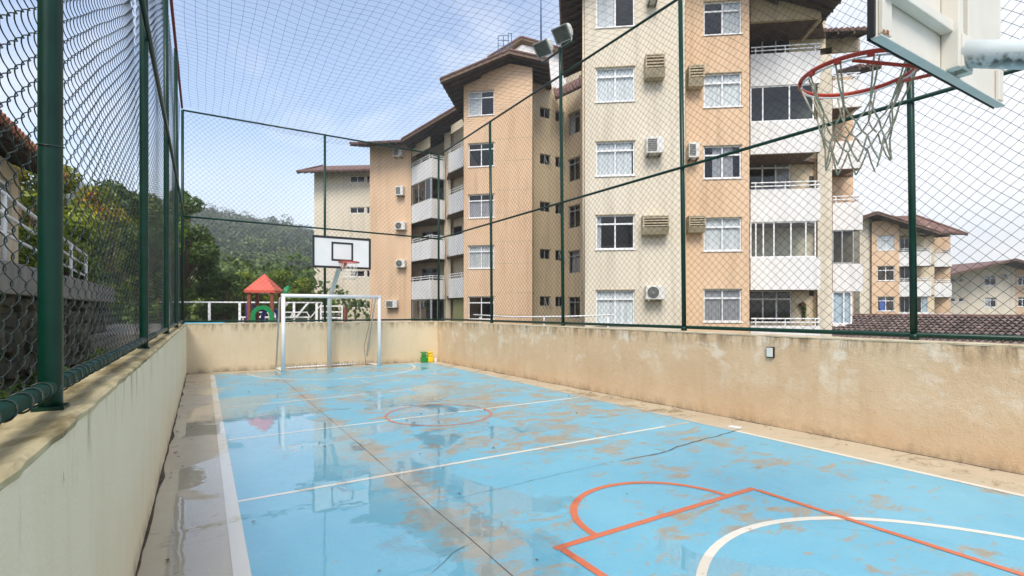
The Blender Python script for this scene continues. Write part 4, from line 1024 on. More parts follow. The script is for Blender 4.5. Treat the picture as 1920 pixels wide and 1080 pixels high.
sc4 = Seg(1560, 23.75, 1598, 23.65)
MB().poly([sc4.at(0.03, 0.98), sc4.at(sc4.L, 0.98), sc4.at(sc4.L, 2.46), sc4.at(0.03, 2.46)]).build('roller_blind', 'curtain_white', A)
glazing(A, s4, 0.03, h4(1598), 0.985, FLOORS[0] + 0.015, [h4(1583)], 'pale_glass')
# small windows on the pier side, wall planter
for z0, z1 in ((7.05, 7.55), (2.25, 2.55)):
    w_ = sb.hit(1517)[0]; MB().obox(sb.at(w_, z0, 0.002), Vector((sb.u.x, sb.u.y, 0)) * 0.22, Vector((sb.n.x, sb.n.y, 0)) * 0.02, Vector((0, 0, z1 - z0))).build('small_vent', 'ac_dark', A)
# upper beam over the balcony bays
U7 = Vector((sp.u.x, sp.u.y, 0)); N7 = Vector((sp.n.x, sp.n.y, 0))
MB().obox(sp.at(0.05, 13.55, -0.15), U7 * (sp.L - 0.02), N7 * 0.16, Vector((0, 0, 1.2))).build('beam', 'stucco_cream', A)
MB().prism([V3(sp.p0 + sp.u * 0.06, 13.62), V3(sp.p1, 13.62), V3(sb.p1, 13.62), V3(sb.p0 + sb.u * 0.06, 13.62)], (0, 0, 0.08)).build('timber_ceiling', 'fascia_timber', A)
MB().obox(sp.at(sp.L - 0.02, 13.5, -0.16), Vector((back7.x, back7.y, 0)) * 1.6, U7 * 0.14, Vector((0, 0, 1.1))).build('beam', 'stucco_cream', A)
U4 = Vector((s4.u.x, s4.u.y, 0)); N4 = Vector((s4.n.x, s4.n.y, 0))
MB().obox(s4.at(-0.5, 13.45, -0.15), U4 * (s4.L + 0.5), N4 * 0.16, Vector((0, 0, 0.62))).build('beam', 'stucco_cream', A)
# block shell
shell(A, [s1.p0, s1.p1, s2.p0, s2.p1, sb.p0, sb.p1], back7 * 9.5, -0.06, 14.6, slabs=[z - 0.02 for z in FLOORS] + [13.75])
shell(A, [s3.p0 + back7 * 0.1, s3.p1, s4b.p0, s4b.p1], back7 * 7, -0.06, 13.0)
# roofs of the nearest block
dF = 18.2
Lp = lambda lat, d: Vector((lat * CS + d * SN, -lat * SN + d * CS))
def eave_line(lat, d0, d1, z): return V3(Lp(lat, d0), z), V3(Lp(lat + 0.119 * (d1 - d0), d1), z)
e0, e1 = eave_line(1.66, dF, 27.6, 14.25); r0, r1 = eave_line(6.25, dF, 27.6, 16.3); g0, g1 = eave_line(10.55, dF, 27.6, 14.3)
roof_plane(A, e0, e1, r0, r1); roof_plane(A, g0, g1, r0, r1)
e0, e1 = eave_line(12.75, 19.4, 27.0, 13.75); r0, r1 = eave_line(9.3, 19.4, 27.0, 15.0)
roof_plane(A, e0, e1, r0, r1)
e0, e1 = V3(S(1541, 22.6), Z(57, 22.6)), V3(S(1634, 22.3), Z(53, 22.3)); bk = V3(back7, 0)
roof_plane(A, e0, e1, e0 + bk * 5 + Vector((0, 0, 1.5)), e1 + bk * 5 + Vector((0, 0, 1.5)))
e0, e1 = V3(S(1612, 26.5), Z(124, 26.5)), V3(S(1652, 26.3), Z(122, 26.3))
roof_plane(A, e0, e1, e0 + bk * 2.2 + Vector((0, 0, 0.7)), e1 + bk * 2.2 + Vector((0, 0, 0.7)))
# hanging plant on the lowest balcony wall
pl = thing('hanging_plant', 'green trailing plant in a brown pot on the lowest balcony wall', 'plant', sb.at(sb.hit(1502)[0], 1.2, 0.12))
pc = sb.at(sb.hit(1502)[0], 1.86, 0.14)
MB().tube([pc - Vector((0, 0, 0.1)), pc + Vector((0, 0, 0.06))], [0.08, 0.13], 12).build('pot', 'brown_wood', pl)

# ---- middle block: orange gabled tower with a beige recess
B = thing('apartment_block', 'orange gabled apartment tower with a beige recessed wall beside it', 'apartment block', V3(S(960, 30), 0))
s5 = Seg(869.5, 28.45, 998, 27.7)
rows5 = [(171, 216), (268, 312), (364, 408), (460, 503), (556, 599)]
o5 = [s5.op(878, 926.5, a, c) for a, c in rows5]
zl, zr, za = Z(153, 28.45), Z(127, 27.7), Z(120, 28)
facade(B, 'wall', s5, -0.06, zl, 'stucco_orange', o5, [(s5.hit(956)[0], za), (s5.L, zr)])
cur5 = [CW(0, .5), None, ('curtain_grey', 0, 1, 0, .72), CW(), None]
for k, o in enumerate(o5): window(B, s5, o, 2, 0.73, cur5[k])
for k in range(5):
    for zz in (2.55 + 2.8 * k, 1.35 + 2.8 * k):
        xa = s5.hit(928)[0]
        MB().obox(s5.at(xa, zz, 0.0015), Vector((s5.u.x, s5.u.y, 0)) * (s5.L - xa - 0.01), Vector((s5.n.x, s5.n.y, 0)) * 0.003, Vector((0, 0, 0.018))).build('stucco_joint', 'hood_concrete', B)
s6 = Seg(1000, 30.0, 1061, 31.2); s7 = Seg(1061, 31.2, 1100, 29.6)
o6 = []
for y0, y1 in ((203, 221), (290, 308), (379, 397), (467.5, 486), (556, 574)): o6 += [s6.op(1012.5, 1031.5, y0, y1), s6.op(1041.5, 1057, y0 + (582 - y0) * 0.018, y1 + (582 - y1) * 0.018 + 1)]
facade(B, 'wall', s6, -0.06, 14.95, 'stucco_cream', o6)
for k, o in enumerate(o6): window(B, s6, o, 2, None, None, 'grey_frame', 'window_glass', 0.05, 0.035, open_sash=(1 if k % 5 in (2, 3) else None), sill=False)
o7 = [s7.op(1066, 1087.5, a, c) for a, c in ((210, 251), (296, 339), (385, 427), (470, 512), (557, 597))]
facade(B, 'wall', s7, -0.06, 15.7, 'stucco_cream', o7)
for k, o in enumerate(o7): window(B, s7, o, 2, 0.76, [('curtain_white', 0, .45, 0, 1), None, None, ('curtain_grey', .2, 1, 0, 1), None][k], 'grey_frame', 'window_glass', 0.05, 0.045, sill=False)
MB().poly([V3(s5.p1, -0.06), V3(s6.p0, -0.06), V3(s6.p0, 14.6), V3(s5.p1, 14.6)]).build('return_wall', 'stucco_cream', B)
MB().poly([V3(s5.p0, -0.06), V3(s5.p0 + back7 * 6, -0.06), V3(s5.p0 + back7 * 6, zl), V3(s5.p0, zl)]).build('side_wall', 'stucco_orange', B)
shell(B, [s5.p0, s5.p1, s6.p0, s6.p1, s7.p1], back7 * 8, -0.06, 14.2, slabs=[2.5, 5.3, 8.1, 10.9, 13.7])
dF = 27.1
def p3(px, py, d): return V3(S(px, d), Z(py, d))
L0, R0, Q0 = p3(825.6, 149.6, dF), p3(955, 95, dF), p3(1027, 111, dF); bkv = Vector((back7.x, back7.y, 0))
roof_plane(B, L0, L0 + bkv * 9, R0, R0 + bkv * 9); roof_plane(B, Q0, Q0 + bkv * 9, R0, R0 + bkv * 9)
e0, e1 = p3(1044, 184, 29.3), p3(1094, 160, 28.3)
roof_plane(B, e0, e1, e0 + Vector((0.6, 1.0, 1.0)), e1 + Vector((0.6, 1.0, 1.0)), rafters=False)
# lift house on the roof
Lh = thing('lift_house', 'pale gabled lift house on the roof behind the orange tower', 'roof building', V3(S(1000, 35), 14.2))
s8 = Seg(925, 35.5, 1062, 34.5)
facade(Lh, 'wall', s8, 14.2, Z(112, 35), 'stucco_white', (), [(s8.hit(979)[0], Z(82, 35)), (s8.L, Z(104, 34.5))])
MB().prism([V3(s8.p0, 14.2), V3(s8.p1, 14.2), V3(s8.p1 + back7 * 4, 14.2), V3(s8.p0 + back7 * 4, 14.2)], (0, 0, 3.0)).build('core', 'stucco_white', Lh) if False else None
MB().poly([V3(s8.p1, 14.2), V3(s8.p1 + back7 * 4, 14.2), V3(s8.p1 + back7 * 4, Z(104, 34.5)), V3(s8.p1, Z(104, 34.5))]).build('side_wall', 'stucco_white', Lh)
MB().poly([V3(s8.p0, 14.2), V3(s8.p0 + back7 * 4, 14.2), V3(s8.p0 + back7 * 4, Z(112, 35)), V3(s8.p0, Z(112, 35))]).build('side_wall', 'stucco_white', Lh)
L0, R0, Q0 = p3(915, 108, 34.9), p3(978, 70, 34.9), p3(1068, 96, 34)
roof_plane(Lh, L0, L0 + bkv * 4.5, R0, R0 + bkv * 4.5, rafters=False, tiles=False, soffit='stucco_orange'); roof_plane(Lh, Q0, Q0 + bkv * 4.5, R0, R0 + bkv * 4.5, rafters=False, tiles=False, soffit='stucco_orange')
La = thing('roof_ladder', 'blue caged ladder on the roof left of the pale lift house', 'ladder', p3(948, 100, 34))
for px in (934, 944, 953, 959): MB().tube([p3(px, 104, 34), p3(px, 68 if px < 950 else 62, 34)], 0.03, 6).build('stile', 'ladder_blue', La)
for py in (67, 76, 86, 94): MB().tube([p3(934, py, 34.02), p3(953, py, 34.02)], 0.025, 6).build('rung', 'ladder_blue', La)
MB().tube([p3(953, 62, 34), p3(960, 64, 34)], 0.03, 6).build('hand_loop', 'ladder_blue', La)
tag(MB().tube([p3(1014.5, 80, 36), p3(1014, -40, 36)], [0.06, 0.045], 8).build('antenna_mast', 'ladder_blue', smooth=True), 'slim blue mast rising from the roof between the towers', 'mast')

# ---- far wing: orange wall, balcony corner, beige end
W = thing('apartment_block', 'farthest wing of the apartments, stepped roofs, orange and beige with corner balconies', 'apartment block', V3(S(740, 40), 0))
s9 = Seg(693.5, 38.6, 771, 38.0); facade(W, 'wall', s9, -0.06, Z(266, 38.3), 'stucco_orange')
for (a, c, e, f), lab, kd in zip([(741, 757, 280, 296), (745.5, 759.5, 351, 368), (744, 763, 418, 432), (746, 763, 488, 502), (727, 748, 563, 577)],
        ['topmost air conditioner on the orange wall of the farthest wing', 'second air conditioner from the top on the farthest orange wall', 'middle air conditioner on the farthest orange wall',
         'fourth air conditioner from the top on the farthest orange wall', 'lowest air conditioner on the farthest orange wall, beside the goal post'], ['window', 'window', 'split', 'split', 'window']):
    ac_unit(s9, a, c, e, f, lab, kd)
bp = [S(771.5, 38.0), S(808, 35.5), S(834.5, 36.3)]
rec = Seg(774, 39.8, 838, 38.2)
ro = [(rec.hit(790)[0], rec.hit(826)[0], z + 0.25, z + 2.35) for z in [-0.2] + [q - 0.0 for q in FLOORS]]
facade(W, 'bay_wall', rec, -0.06, 14.3, 'stucco_cream', ro, reveal=0.1)
for o in ro: window(W, rec, o, 2, 0.8, CG(.2, .55), 'grey_frame', 'window_glass', 0.04, 0.06, sill=False)
MB().poly([V3(s9.p1, -0.06), V3(rec.p0, -0.06), V3(rec.p0, 13.6), V3(s9.p1, 13.6)]).build('return_wall', 'stucco_cream', W)
for k, zb in enumerate(FLOORS): balcony(W, bp, [rec.p0 + rec.u * 0.05, rec.p1], zb - 0.05, 1.32, rail=k != 2)
gs = Seg(771.5, 38.0, 808, 35.5); gs2 = Seg(808, 35.5, 834.5, 36.3)
glazing(W, gs, 0.05, gs.L, FLOORS[2] + 1.28, FLOORS[3] - 0.06, [gs.L * 0.35, gs.L * 0.7], 'dark_glass', 'grey_frame'); glazing(W, gs2, 0.0, gs2.L, FLOORS[2] + 1.28, FLOORS[3] - 0.06, [], 'pale_glass', 'grey_frame')
glazing(W, gs, 0.05, gs.L, 0.2, FLOORS[0] - 0.06, [gs.L * 0.42], 'pale_glass', 'grey_frame'); glazing(W, gs2, 0.0, gs2.L, 0.2, FLOORS[0] - 0.06, [gs2.L * 0.5], 'dark_glass', 'grey_frame')
s10 = Seg(833, 36.6, 845, 36.2); facade(W, 'pier', s10, -0.06, 14.2, 'stucco_cream')
s11 = Seg(841, 34.6, 869, 32.9); s11b = Seg(836, 37.2, 878, 35.0)
facade(W, 'bay_wall', s11b, -0.06, 14.4, 'stucco_cream', [(s11b.hit(848)[0], s11b.hit(866)[0], 5.4, 7.5)])
for k, zb in enumerate(FLOORS): balcony(W, [S(841, 34.6), s11.p1], [s11b.p0, s11b.p1], zb - 0.02, 1.30, rail=k in (0, 2, 3))
MB().poly([V3(S(841, 34.7), zz) for zz in (5.23, 6.53)] + [V3(s11b.p0 + (s11b.p1 - s11b.p0) * 0.1, zz) for zz in (6.53, 5.23)]).build('side_parapet', 'stucco_white', W)
MB().obox(s11.at(0.1, 0.2, -0.3), Vector((s11.u.x, s11.u.y, 0)) * (s11.L - 0.2), Vector((0.01, 0.02, 0)), Vector((0, 0, 2.2))).build('blind', 'curtain_olive', W)
MB().obox(V3(bp[0], 13.0) + Vector((0.05, 0.3, 0)), V3(bp[1] - bp[0], 0) * 0.98, Vector((0.12, 0.12, 0)), Vector((0, 0, 0.75))).build('beam', 'stucco_cream', W)
MB().obox(s11.at(0, 13.55, -0.2), V3(s11.p1 - s11.p0, 0), Vector((0.05, 0.16, 0)), Vector((0, 0, 0.55))).build('beam', 'stucco_cream', W)
sC = Seg(589, 45.2, 694, 44.6)
oc = []
for y0, y1 in ((330, 342), (389, 400), (448, 459), (508, 519), (566, 577)): oc += [sC.op(656, 683.5, y0, y1), sC.op(687, 694, y0 - 1, y1 + 1)]
oc = [(a, min(c, sC.L - 0.02), e, f) for a, c, e, f in oc]
facade(W, 'end_wall', sC, -0.06, Z(322, 45), 'stucco_beige', oc)
for k, o in enumerate(oc): window(W, sC, o, 2 if k % 2 == 0 else 1, None, None, 'white_frame', 'window_glass', 0.04, 0.05, open_sash=(0 if k == 6 else None), sill=False)
shell(W, [s9.p0, s9.p1, rec.p0, rec.p1, s11b.p0, s11b.p1], back7 * 7, -0.06, 13.6, slabs=[2.4, 5.2, 8.0, 10.8])
shell(W, [sC.p0, sC.p1], back7 * 7, -0.06, Z(322, 45), slabs=[2.4, 5.2, 8.0, 10.8])
a_, c_ = p3(753, 262, 36.2), p3(862, 197, 33.6)
roof_plane(W, a_, a_ + bkv * 8, c_, c_ + bkv * 8)
a_, c_ = p3(657, 269, 37.0), p3(757, 264, 36.6)
roof_plane(W, a_, c_, a_ + bkv * 7 + Vector((0, 0, 2.0)), c_ + bkv * 7 + Vector((0, 0, 2.0)))
a_, c_ = p3(557, 322, 43.8), p3(693, 319, 43.4)
roof_plane(W, a_, c_, a_ + bkv * 4.5 + Vector((0, 0, 1.75)), c_ + bkv * 4.5 + Vector((0, 0, 1.75)))
for px, dd in ((589, 45.15), (870.5, 28.3)): pass

# ---- smaller houses to the right
D = thing('apartment_block', 'three-storey orange block with arched top window, right of the towers', 'apartment block', V3(S(1690, 47), 0))
d1 = Seg(1612, 46.3, 1634.5, 47.0); d2 = Seg(1634.5, 46.6, 1686, 46.0); d3 = Seg(1686, 47.2, 1752, 46.2); d4 = Seg(1686, 46.2, 1746, 45.4); d5 = Seg(1752, 46.6, 1782, 46.2); d5b = Seg(1752, 48.2, 1782, 47.6)
facade(D, 'wall', d1, -0.06, Z(407, 46.5), 'stucco_beige')
od = [d2.op(1645, 1677.5, a, c) for a, c in ((441, 469), (498.5, 526), (556, 583))]
facade(D, 'wall', d2, -0.06, Z(414, 46.3), 'stucco_orange', od)
for o, cu in zip(od, (CW(), None, ('curtain_blue', .2, .55, 0, .8))): window(D, d2, o, 2, 0.7, cu)
dd_ = [d3.op(1687, 1706, a, c) for a, c in ((446, 475), (500, 530), (556, 590))] + [d3.op(1716, 1740, a, c) for a, c in ((556, 590),)]
facade(D, 'bay_wall', d3, -0.06, Z(430, 46.5), 'stucco_cream', dd_)
for k, o in enumerate(dd_): window(D, d3, o, 2, None, CW(.5, 1) if k else None, sill=False, gm='dark_glass' if k < 3 else 'pale_glass')
for y0, y1, rl in ((472, 499, True), (528, 556, True), (585, 606, False)):
    balcony(D, [d4.p0, d4.p1, d4.p1 + back7 * 1.0], [d3.p0, d3.p1], Z(y1, 46), Z(y0, 46) - Z(y1, 46), rail=rl)
    balcony(D, [d5.p0, d5.p1, d5.p1 + back7 * 1.0], [d5b.p0, d5b.p1], Z(y1 + 1, 46.5), Z(y0 + 3, 46.5) - Z(y1 + 1, 46.5), rail=rl)
facade(D, 'bay_wall', d5b, -0.06, Z(445, 48), 'stucco_orange')
shell(D, [d1.p0, d1.p1, d2.p0, d2.p1, d3.p0, d3.p1, d5b.p0, d5b.p1], back7 * 7, -0.06, Z(432, 46.5))
MB().obox(d4.at(0, Z(440, 46), -0.3), Vector((d4.u.x, d4.u.y, 0)) * d4.L, Vector((0.1, 0.1, 0)), Vector((0, 0, 0.7))).build('beam', 'stucco_cream', D)
a0, a1, a2 = p3(1611, 409, 45.6), p3(1645, 398, 45.2), p3(1764, 436, 44.4)
roof_plane(D, a0, a0 + bkv * 8, a1, a1 + bkv * 8, rafters=False); roof_plane(D, a2, a2 + bkv * 8, a1, a1 + bkv * 8, rafters=False)
a_, c_ = p3(1752, 438, 45.6), p3(1814, 439, 45.0)
roof_plane(D, a_, c_, a_ + bkv * 5 + Vector((-1.5, 0, 2.3)), c_ + bkv * 5 + Vector((-3.0, 0, 2.3)), rafters=False)
E_ = thing('apartment_block', 'two-storey beige house with reddish roof at the right edge', 'house', V3(S(1850, 66), 0))
f1_ = Seg(1768, 67.0, 1903, 64.2); f2_ = Seg(1903, 64.2, 1965, 62.5)
oe = [f1_.op(*q) for q in ((1782, 1792, 521, 529), (1797, 1807, 521, 529), (1845, 1868.5, 517, 535), (1782, 1792, 559, 566), (1797, 1807, 559, 566), (1845.5, 1868.5, 558, 576))]
facade(E_, 'wall', f1_, -0.06, Z(513, 66), 'stucco_beige', oe, [(f1_.hit(1840)[0], Z(503, 65.5)), (f1_.L, Z(492, 64.2))])
for k, o in enumerate(oe): window(E_, f1_, o, 2 if k in (2, 5) else 1, 0.75 if k in (2, 5) else None, CW(0, .4) if k == 5 else None, bar=0.07, gm='window_glass')
of = [f2_.op(*q) for q in ((1908, 1926, 517, 535), (1908, 1926, 557, 575))]
facade(E_, 'wall', f2_, -0.06, Z(496, 64), 'stucco_orange', of)
for o in of: window(E_, f2_, o, 2, 0.75, None, bar=0.07)
shell(E_, [f1_.p0, f1_.p1, f2_.p1], back7 * 8, -0.06, Z(513, 66))
ac_unit(f1_, 1877, 1890, 513.5, 521, 'small air conditioner on the beige house at the right edge', 'window')
a0, a1, a2 = p3(1768, 518, 63.5), p3(1905, 486, 62.0), p3(1985, 510, 60.5)
roof_plane(E_, a0, a0 + bkv * 11 + Vector((1, 0, 2.1)), a1, a1 + bkv * 11 + Vector((0, 0, 0.3)), rafters=False); roof_plane(E_, a2, a2 + bkv * 9, a1, a1 + bkv * 9, rafters=False)
# long low tiled roof just beyond the ochre wall
G_ = thing('tiled_shed', 'long low shed roof of weathered brown tiles beyond the ochre wall', 'shed', (24.5, 9, 0))
RX, RZ, EX, EZ = 27.0, 1.31, 22.6, 0.19; gy0, gy1 = 3.0, 12.7
MB().prism([(EX + 0.3, gy0 + 0.2, -0.06), (RX + 4, gy0 + 0.2, -0.06), (RX + 4, gy1 - 0.1, -0.06), (EX + 0.3, gy1 - 0.1, -0.06)], (0, 0, 0.2)).build('wall', 'stucco_cream', G_)
sl = MB(); sl.prism([(EX, gy0, EZ - 0.06), (RX, gy0, RZ - 0.06), (2 * RX - EX, gy0, EZ - 0.06)], (0, gy1 - gy0, 0)); sl.build('roof_base', 'roof_tile_dark', G_)
b = MB(); ncol = int((gy1 - gy0) / 0.215); nrow = 12
for i in range(ncol):
    y = gy0 + (i + 0.5) * (gy1 - gy0) / ncol
    for j in range(nrow):
        f0, f1q = j / nrow, (j + 1.08) / nrow
        p = Vector((EX + (RX - EX) * f0, y + rng.uniform(-.008, .008), EZ + (RZ - EZ) * f0 + 0.03)); q = Vector((EX + (RX - EX) * min(f1q, 1), y, EZ + (RZ - EZ) * min(f1q, 1)))
        b.tube([p, q], [0.098, 0.078], 7, caps=(j == 0))
tag(b.build('cover_tiles', 'roof_tile_dark', G_, smooth=True), kind='stuff')
MB().tube([(RX, gy0, RZ + 0.02), (RX, gy1, RZ + 0.02)], 0.11, 10).build('ridge_tiles', 'roof_tile', G_)
# white pipe barrier before the towers
P_ = thing('pipe_barrier', 'low white pipe rail between the court fence and the orange tower', 'rail', V3(S(1020, 16), 0))
MB().tube([p3(888, 590, 17), p3(960, 594.5, 16.6), p3(1060, 593.5, 16.2), p3(1150, 590.5, 15.8)], 0.024, 8).build('rail', 'white_frame', P_, smooth=True)
for px in (900, 1020, 1140): MB().tube([V3(S(px, 16.5), -0.06), V3(S(px, 16.5), 1.39)], 0.024, 8).build('post', 'white_frame', P_, smooth=True)

# ------------------------------------------------------------------ pool terrace behind the far wall
TZ = 1.02
b = MB(); b.prism([(-9, 15.75, -0.05), (9.5, 15.55, -0.05), (9.5, 27.5, -0.05), (-9, 27.5, -0.05)], (0, 0, TZ + 0.05))
tag(b.build('terrace', 'paving'), kind='structure')
t = thing('paddling_pool', 'blue paddling pool edge just above the far court wall', 'pool', V3(S(378, 17.5), TZ))
q = S(378, 17.5); qx, qy = q
MB().box((qx - 0.05, qy + 0.9, TZ + 0.09), (1.5, 1.8, 0.18)).build('basin', 'pool_blue', t, bevel=0.03)
MB().box((qx - 0.05, qy + 0.9, TZ + 0.183), (1.3, 1.6, 0.008)).build('water', 'pool_water', t)
# glass balustrade
t = thing('glass_balustrade', 'white framed glass balustrade at the back of the pool terrace', 'balustrade', V3(S(480, 24), TZ))
p0, p1 = S(300, 23.6), S(604, 25.4); nb = 9
MB().tube([V3(p0, 1.98), V3(p1, 1.98)], 0.035, 10).build('handrail', 'white_frame', t, smooth=True)
for px in (318, 388, 444, 548, 593):
    u_ = (px - 300) / 304
    p = p0.lerp(p1, (S(px, 24) - S(300, 24)).length / (S(604, 24) - S(300, 24)).length)
    MB().box((p.x, p.y, (1.95 + TZ) / 2), (0.11, 0.05, 1.95 - TZ), -0.3).build('post', 'white_frame', t, bevel=0.006)
for i in range(6):
    a_, c_ = p0.lerp(p1, i / 6 + 0.01), p0.lerp(p1, (i + 1) / 6 - 0.01)
    MB().prism([V3(a_, TZ + 0.06), V3(c_, TZ + 0.06), V3(c_, 1.93), V3(a_, 1.93)], (0.004, 0.008, 0)).build('glass_panel', 'window_glass', t)
# play house
t = thing('play_house', 'plastic play house with red pyramid roof and green arch on the terrace', 'play house', V3(S(496, 19), TZ))
c = S(496, 19.2); ang = -0.42; hw = 0.40
def rot(x, y): return Vector((c.x + x * math.cos(ang) - y * math.sin(ang), c.y + x * math.sin(ang) + y * math.cos(ang)))
zr0 = Z(545, 19.2)
b = MB(); apex = V3(c, Z(513, 19.2)); cs_ = [V3(rot(x, y), zr0) for x, y in ((-.53, -.53), (.53, -.53), (.53, .53), (-.53, .53))]
for i in range(4): b.poly([cs_[i], cs_[(i + 1) % 4], apex])
for i in range(4): b.poly([cs_[(i + 1) % 4], cs_[i], cs_[i] - Vector((0, 0, 0.09)), cs_[(i + 1) % 4] - Vector((0, 0, 0.09))])
b.poly([p - Vector((0, 0, 0.09)) for p in reversed(cs_)])
b.build('roof', 'play_red', t, bevel=0.015)
for x, y in ((-hw, -hw), (hw, -hw), (hw, hw), (-hw, hw)):
    p = rot(x, y); MB().box((p.x, p.y, (TZ + zr0 - 0.08) / 2), (0.12, 0.12, zr0 - 0.08 - TZ), ang).build('post', 'play_brown', t, bevel=0.02)
def arch(r0, r1, zc, y, th, m, name, off=0.0):
    out = [(r1 * math.cos(a), zc + r1 * math.sin(a)) for a in [math.pi * k / 20 for k in range(21)]]; inn = [(r0 * math.cos(a), zc + r0 * math.sin(a)) for a in [math.pi * k / 20 for k in range(20, -1, -1)]]
    prof = [(r1, TZ)] + out + [(-r1, TZ), (-r0, TZ)] + inn + [(r0, TZ)]
    e_ = rot(0, y + th) - rot(0, y)
    b = MB(); k = len(out)
    o_ = [(r1, TZ)] + out + [(-r1, TZ)]; i_ = [(r0, TZ)] + list(reversed(inn)) + [(-r0, TZ)]
    for (a0, a1), (b0, b1) in zip(zip(o_, o_[1:]), zip(i_, i_[1:])):
        b.prism([V3(rot(a0[0] + off, y), a0[1]), V3(rot(a1[0] + off, y), a1[1]), V3(rot(b1[0] + off, y), b1[1]), V3(rot(b0[0] + off, y), b0[1])], V3(e_, 0))
    return b.build(name, m, t)
arch(0.25, 0.40, TZ + 0.36, -0.50, 0.10, 'play_green', 'arch', 0.08)
arch(0.22, 0.34, TZ + 0.34, 0.30, 0.10, 'play_blue', 'arch', 0.10)
p = rot(-0.50, 0.0); MB().box((p.x, p.y, TZ + 0.42), (0.10, 0.7, 0.80), ang).build('side_panel', 'play_purple', t, bevel=0.02)
p = rot(0.60, 0.2); MB().tube([V3(p, TZ + 1.02), V3(rot(0.66, 0.35), TZ + 1.42), V3(rot(0.76, 0.3), TZ + 1.47), V3(rot(0.72, 0.1), TZ + 1.2)], 0.08, 10).build('slide_hood', 'play_green', t, smooth=True)
# loungers
def lounger(px, d, rz, label):
    q = S(px, d); t = thing('sun_lounger', label, 'sun lounger', V3(q, TZ), 'white loungers by the pool')
    M_ = Matrix.Rotation(rz, 3, 'Z')
    def P3(x, y, z): v = M_ @ Vector((x, y, 0)); return Vector((q.x + v.x, q.y + v.y, TZ + z))
    b = MB(); b.obox(P3(-0.35, -0.32, 0.26), P3(0.95, -0.32, 0.26) - P3(-0.35, -0.32, 0.26), P3(-0.35, 0.32, 0.26) - P3(-0.35, -0.32, 0.26), Vector((0, 0, 0.06))); b.build('seat', 'plastic_white', t, bevel=0.02)
    for k in range(5):
        y = -0.30 + k * 0.13
        MB().obox(P3(-0.36, y, 0.29), P3(-0.80, y, 0.86) - P3(-0.36, y, 0.29), P3(-0.36, y + 0.09, 0.29) - P3(-0.36, y, 0.29), Vector((0, 0, 0.04))).build('back_slat', 'plastic_white', t)
    for x in (-0.25, 0.85):
        for y in (-0.28, 0.28): MB().tube([P3(x, y, 0), P3(x, y, 0.27)], 0.03, 8).build('leg', 'plastic_white', t)
    for y in (-0.34, 0.34): MB().tube([P3(-0.3, y, 0.30), P3(-0.2, y, 0.5), P3(0.3, y, 0.5), P3(0.45, y, 0.3)], 0.025, 8).build('armrest', 'plastic_white', t)
lounger(500, 21.8, 2.6, 'white plastic sun lounger seen through the green play arch')
lounger(538, 21.2, 3.1, 'white plastic sun lounger right beside the left goal upright')
lounger(566, 21.6, 3.0, 'white plastic sun lounger behind the left half of the goal')
# shelf unit by the end of the balustrade
t = thing('shelf_rack', 'low rack of white shelves with brown side near the hoop pole', 'rack', V3(S(622, 21), TZ))
for py in (575, 586, 597): MB().obox(p3(601, py, 21), p3(640, py, 21) - p3(601, py, 21), Vector((0.15, 0.3, 0)), Vector((0, 0, 0.05))).build('shelf', 'plastic_white', t)
for px, m_ in ((600, 'plastic_white'), (640, 'plastic_white'), (645, 'play_brown')): MB().obox(V3(S(px, 20.98), TZ), Vector((0.06, 0, 0)), Vector((0.15, 0.3, 0)), Vector((0, 0, Z(572 if px < 643 else 576, 21) - TZ))).build('side', m_, t)
for px, py in ((610, 594), (618, 583), (630, 594)): MB().box(tuple(p3(px, py, 21.15)), (0.2, 0.2, 0.14), 0.4).build('folded_item', 'ac_dark' if px != 618 else 'brown_wood', t, bevel=0.02)

# ------------------------------------------------------------------ left side: stone retaining wall, deck railing, house
SX = -2.2
t = thing('retaining_wall', 'dark rough stone retaining wall beyond the chain-link fence', 'stone wall', (SX, 9, 0))
MB().box((SX - 0.45, 9.5, 0.85), (0.7, 17, 1.82)).build('wall_core', 'stone_joint', t)
cap = MB(); cap.box((SX - 0.22, 9.5, 2.02), (0.62, 17.1, 0.42)); cap.build('concrete_cap', 'concrete_grey', t, bevel=0.02)
def stone_mesh(seed):
    r = random.Random(seed); n = r.choice((5, 6, 7)); v = []; f = []
    ring = []
    for k in range(n):
        a_ = 2 * math.pi * (k + r.uniform(-.28, .28)) / n; q = r.uniform(.85, 1.3)
        ring.append((max(-1, min(1, math.cos(a_) * q)), max(-1, min(1, math.sin(a_) * q))))
    tx, ty = r.uniform(-.35, .35), r.uniform(-.35, .35)
    for d, sc in ((0.0, 1.0), (0.75, 0.95), (1.0, 0.80)):
        for x, y in ring: v.append((d + (x * tx + y * ty) * (d > 0) + r.uniform(-.06, .06) * (d > 0), x * sc, y * sc))
    v.append((0.98 + r.uniform(-.1, .1), 0, 0))
    for k in range(n):
        j = (k + 1) % n
        for q in (0, 1): f.append((q * n + k, q * n + j, (q + 1) * n + j, (q + 1) * n + k))
        f.append((2 * n + k, 2 * n + j, 3 * n))
    me = bpy.data.meshes.new('stone'); me.from_pydata(v, [], f); me.update(); me.materials.append(MATS['stone']); return me
sm = [stone_mesh(i) for i in range(16)]
z = -0.05; row = 0
while z < 1.78:
    h = rng.uniform(0.17, 0.42); y = 1.2 + rng.uniform(0, .3)
    if z + h > 1.78: h = 1.80 - z
    while y < 17.8:
        w = rng.uniform(0.2, 0.85); o = bpy.data.objects.new('stone', rng.choice(sm)); C.objects.link(o); o.parent = t
        o.location = (SX - 0.12 - t.location.x, y + w / 2 - t.location.y, z + h / 2 + rng.uniform(-.04, .04)); o.scale = (rng.uniform(.05, .15), w * .50, h * rng.uniform(.42, .58)); o.rotation_euler = (rng.uniform(-.22, .22), 0, 0)
        y += w
    z += h; row += 1
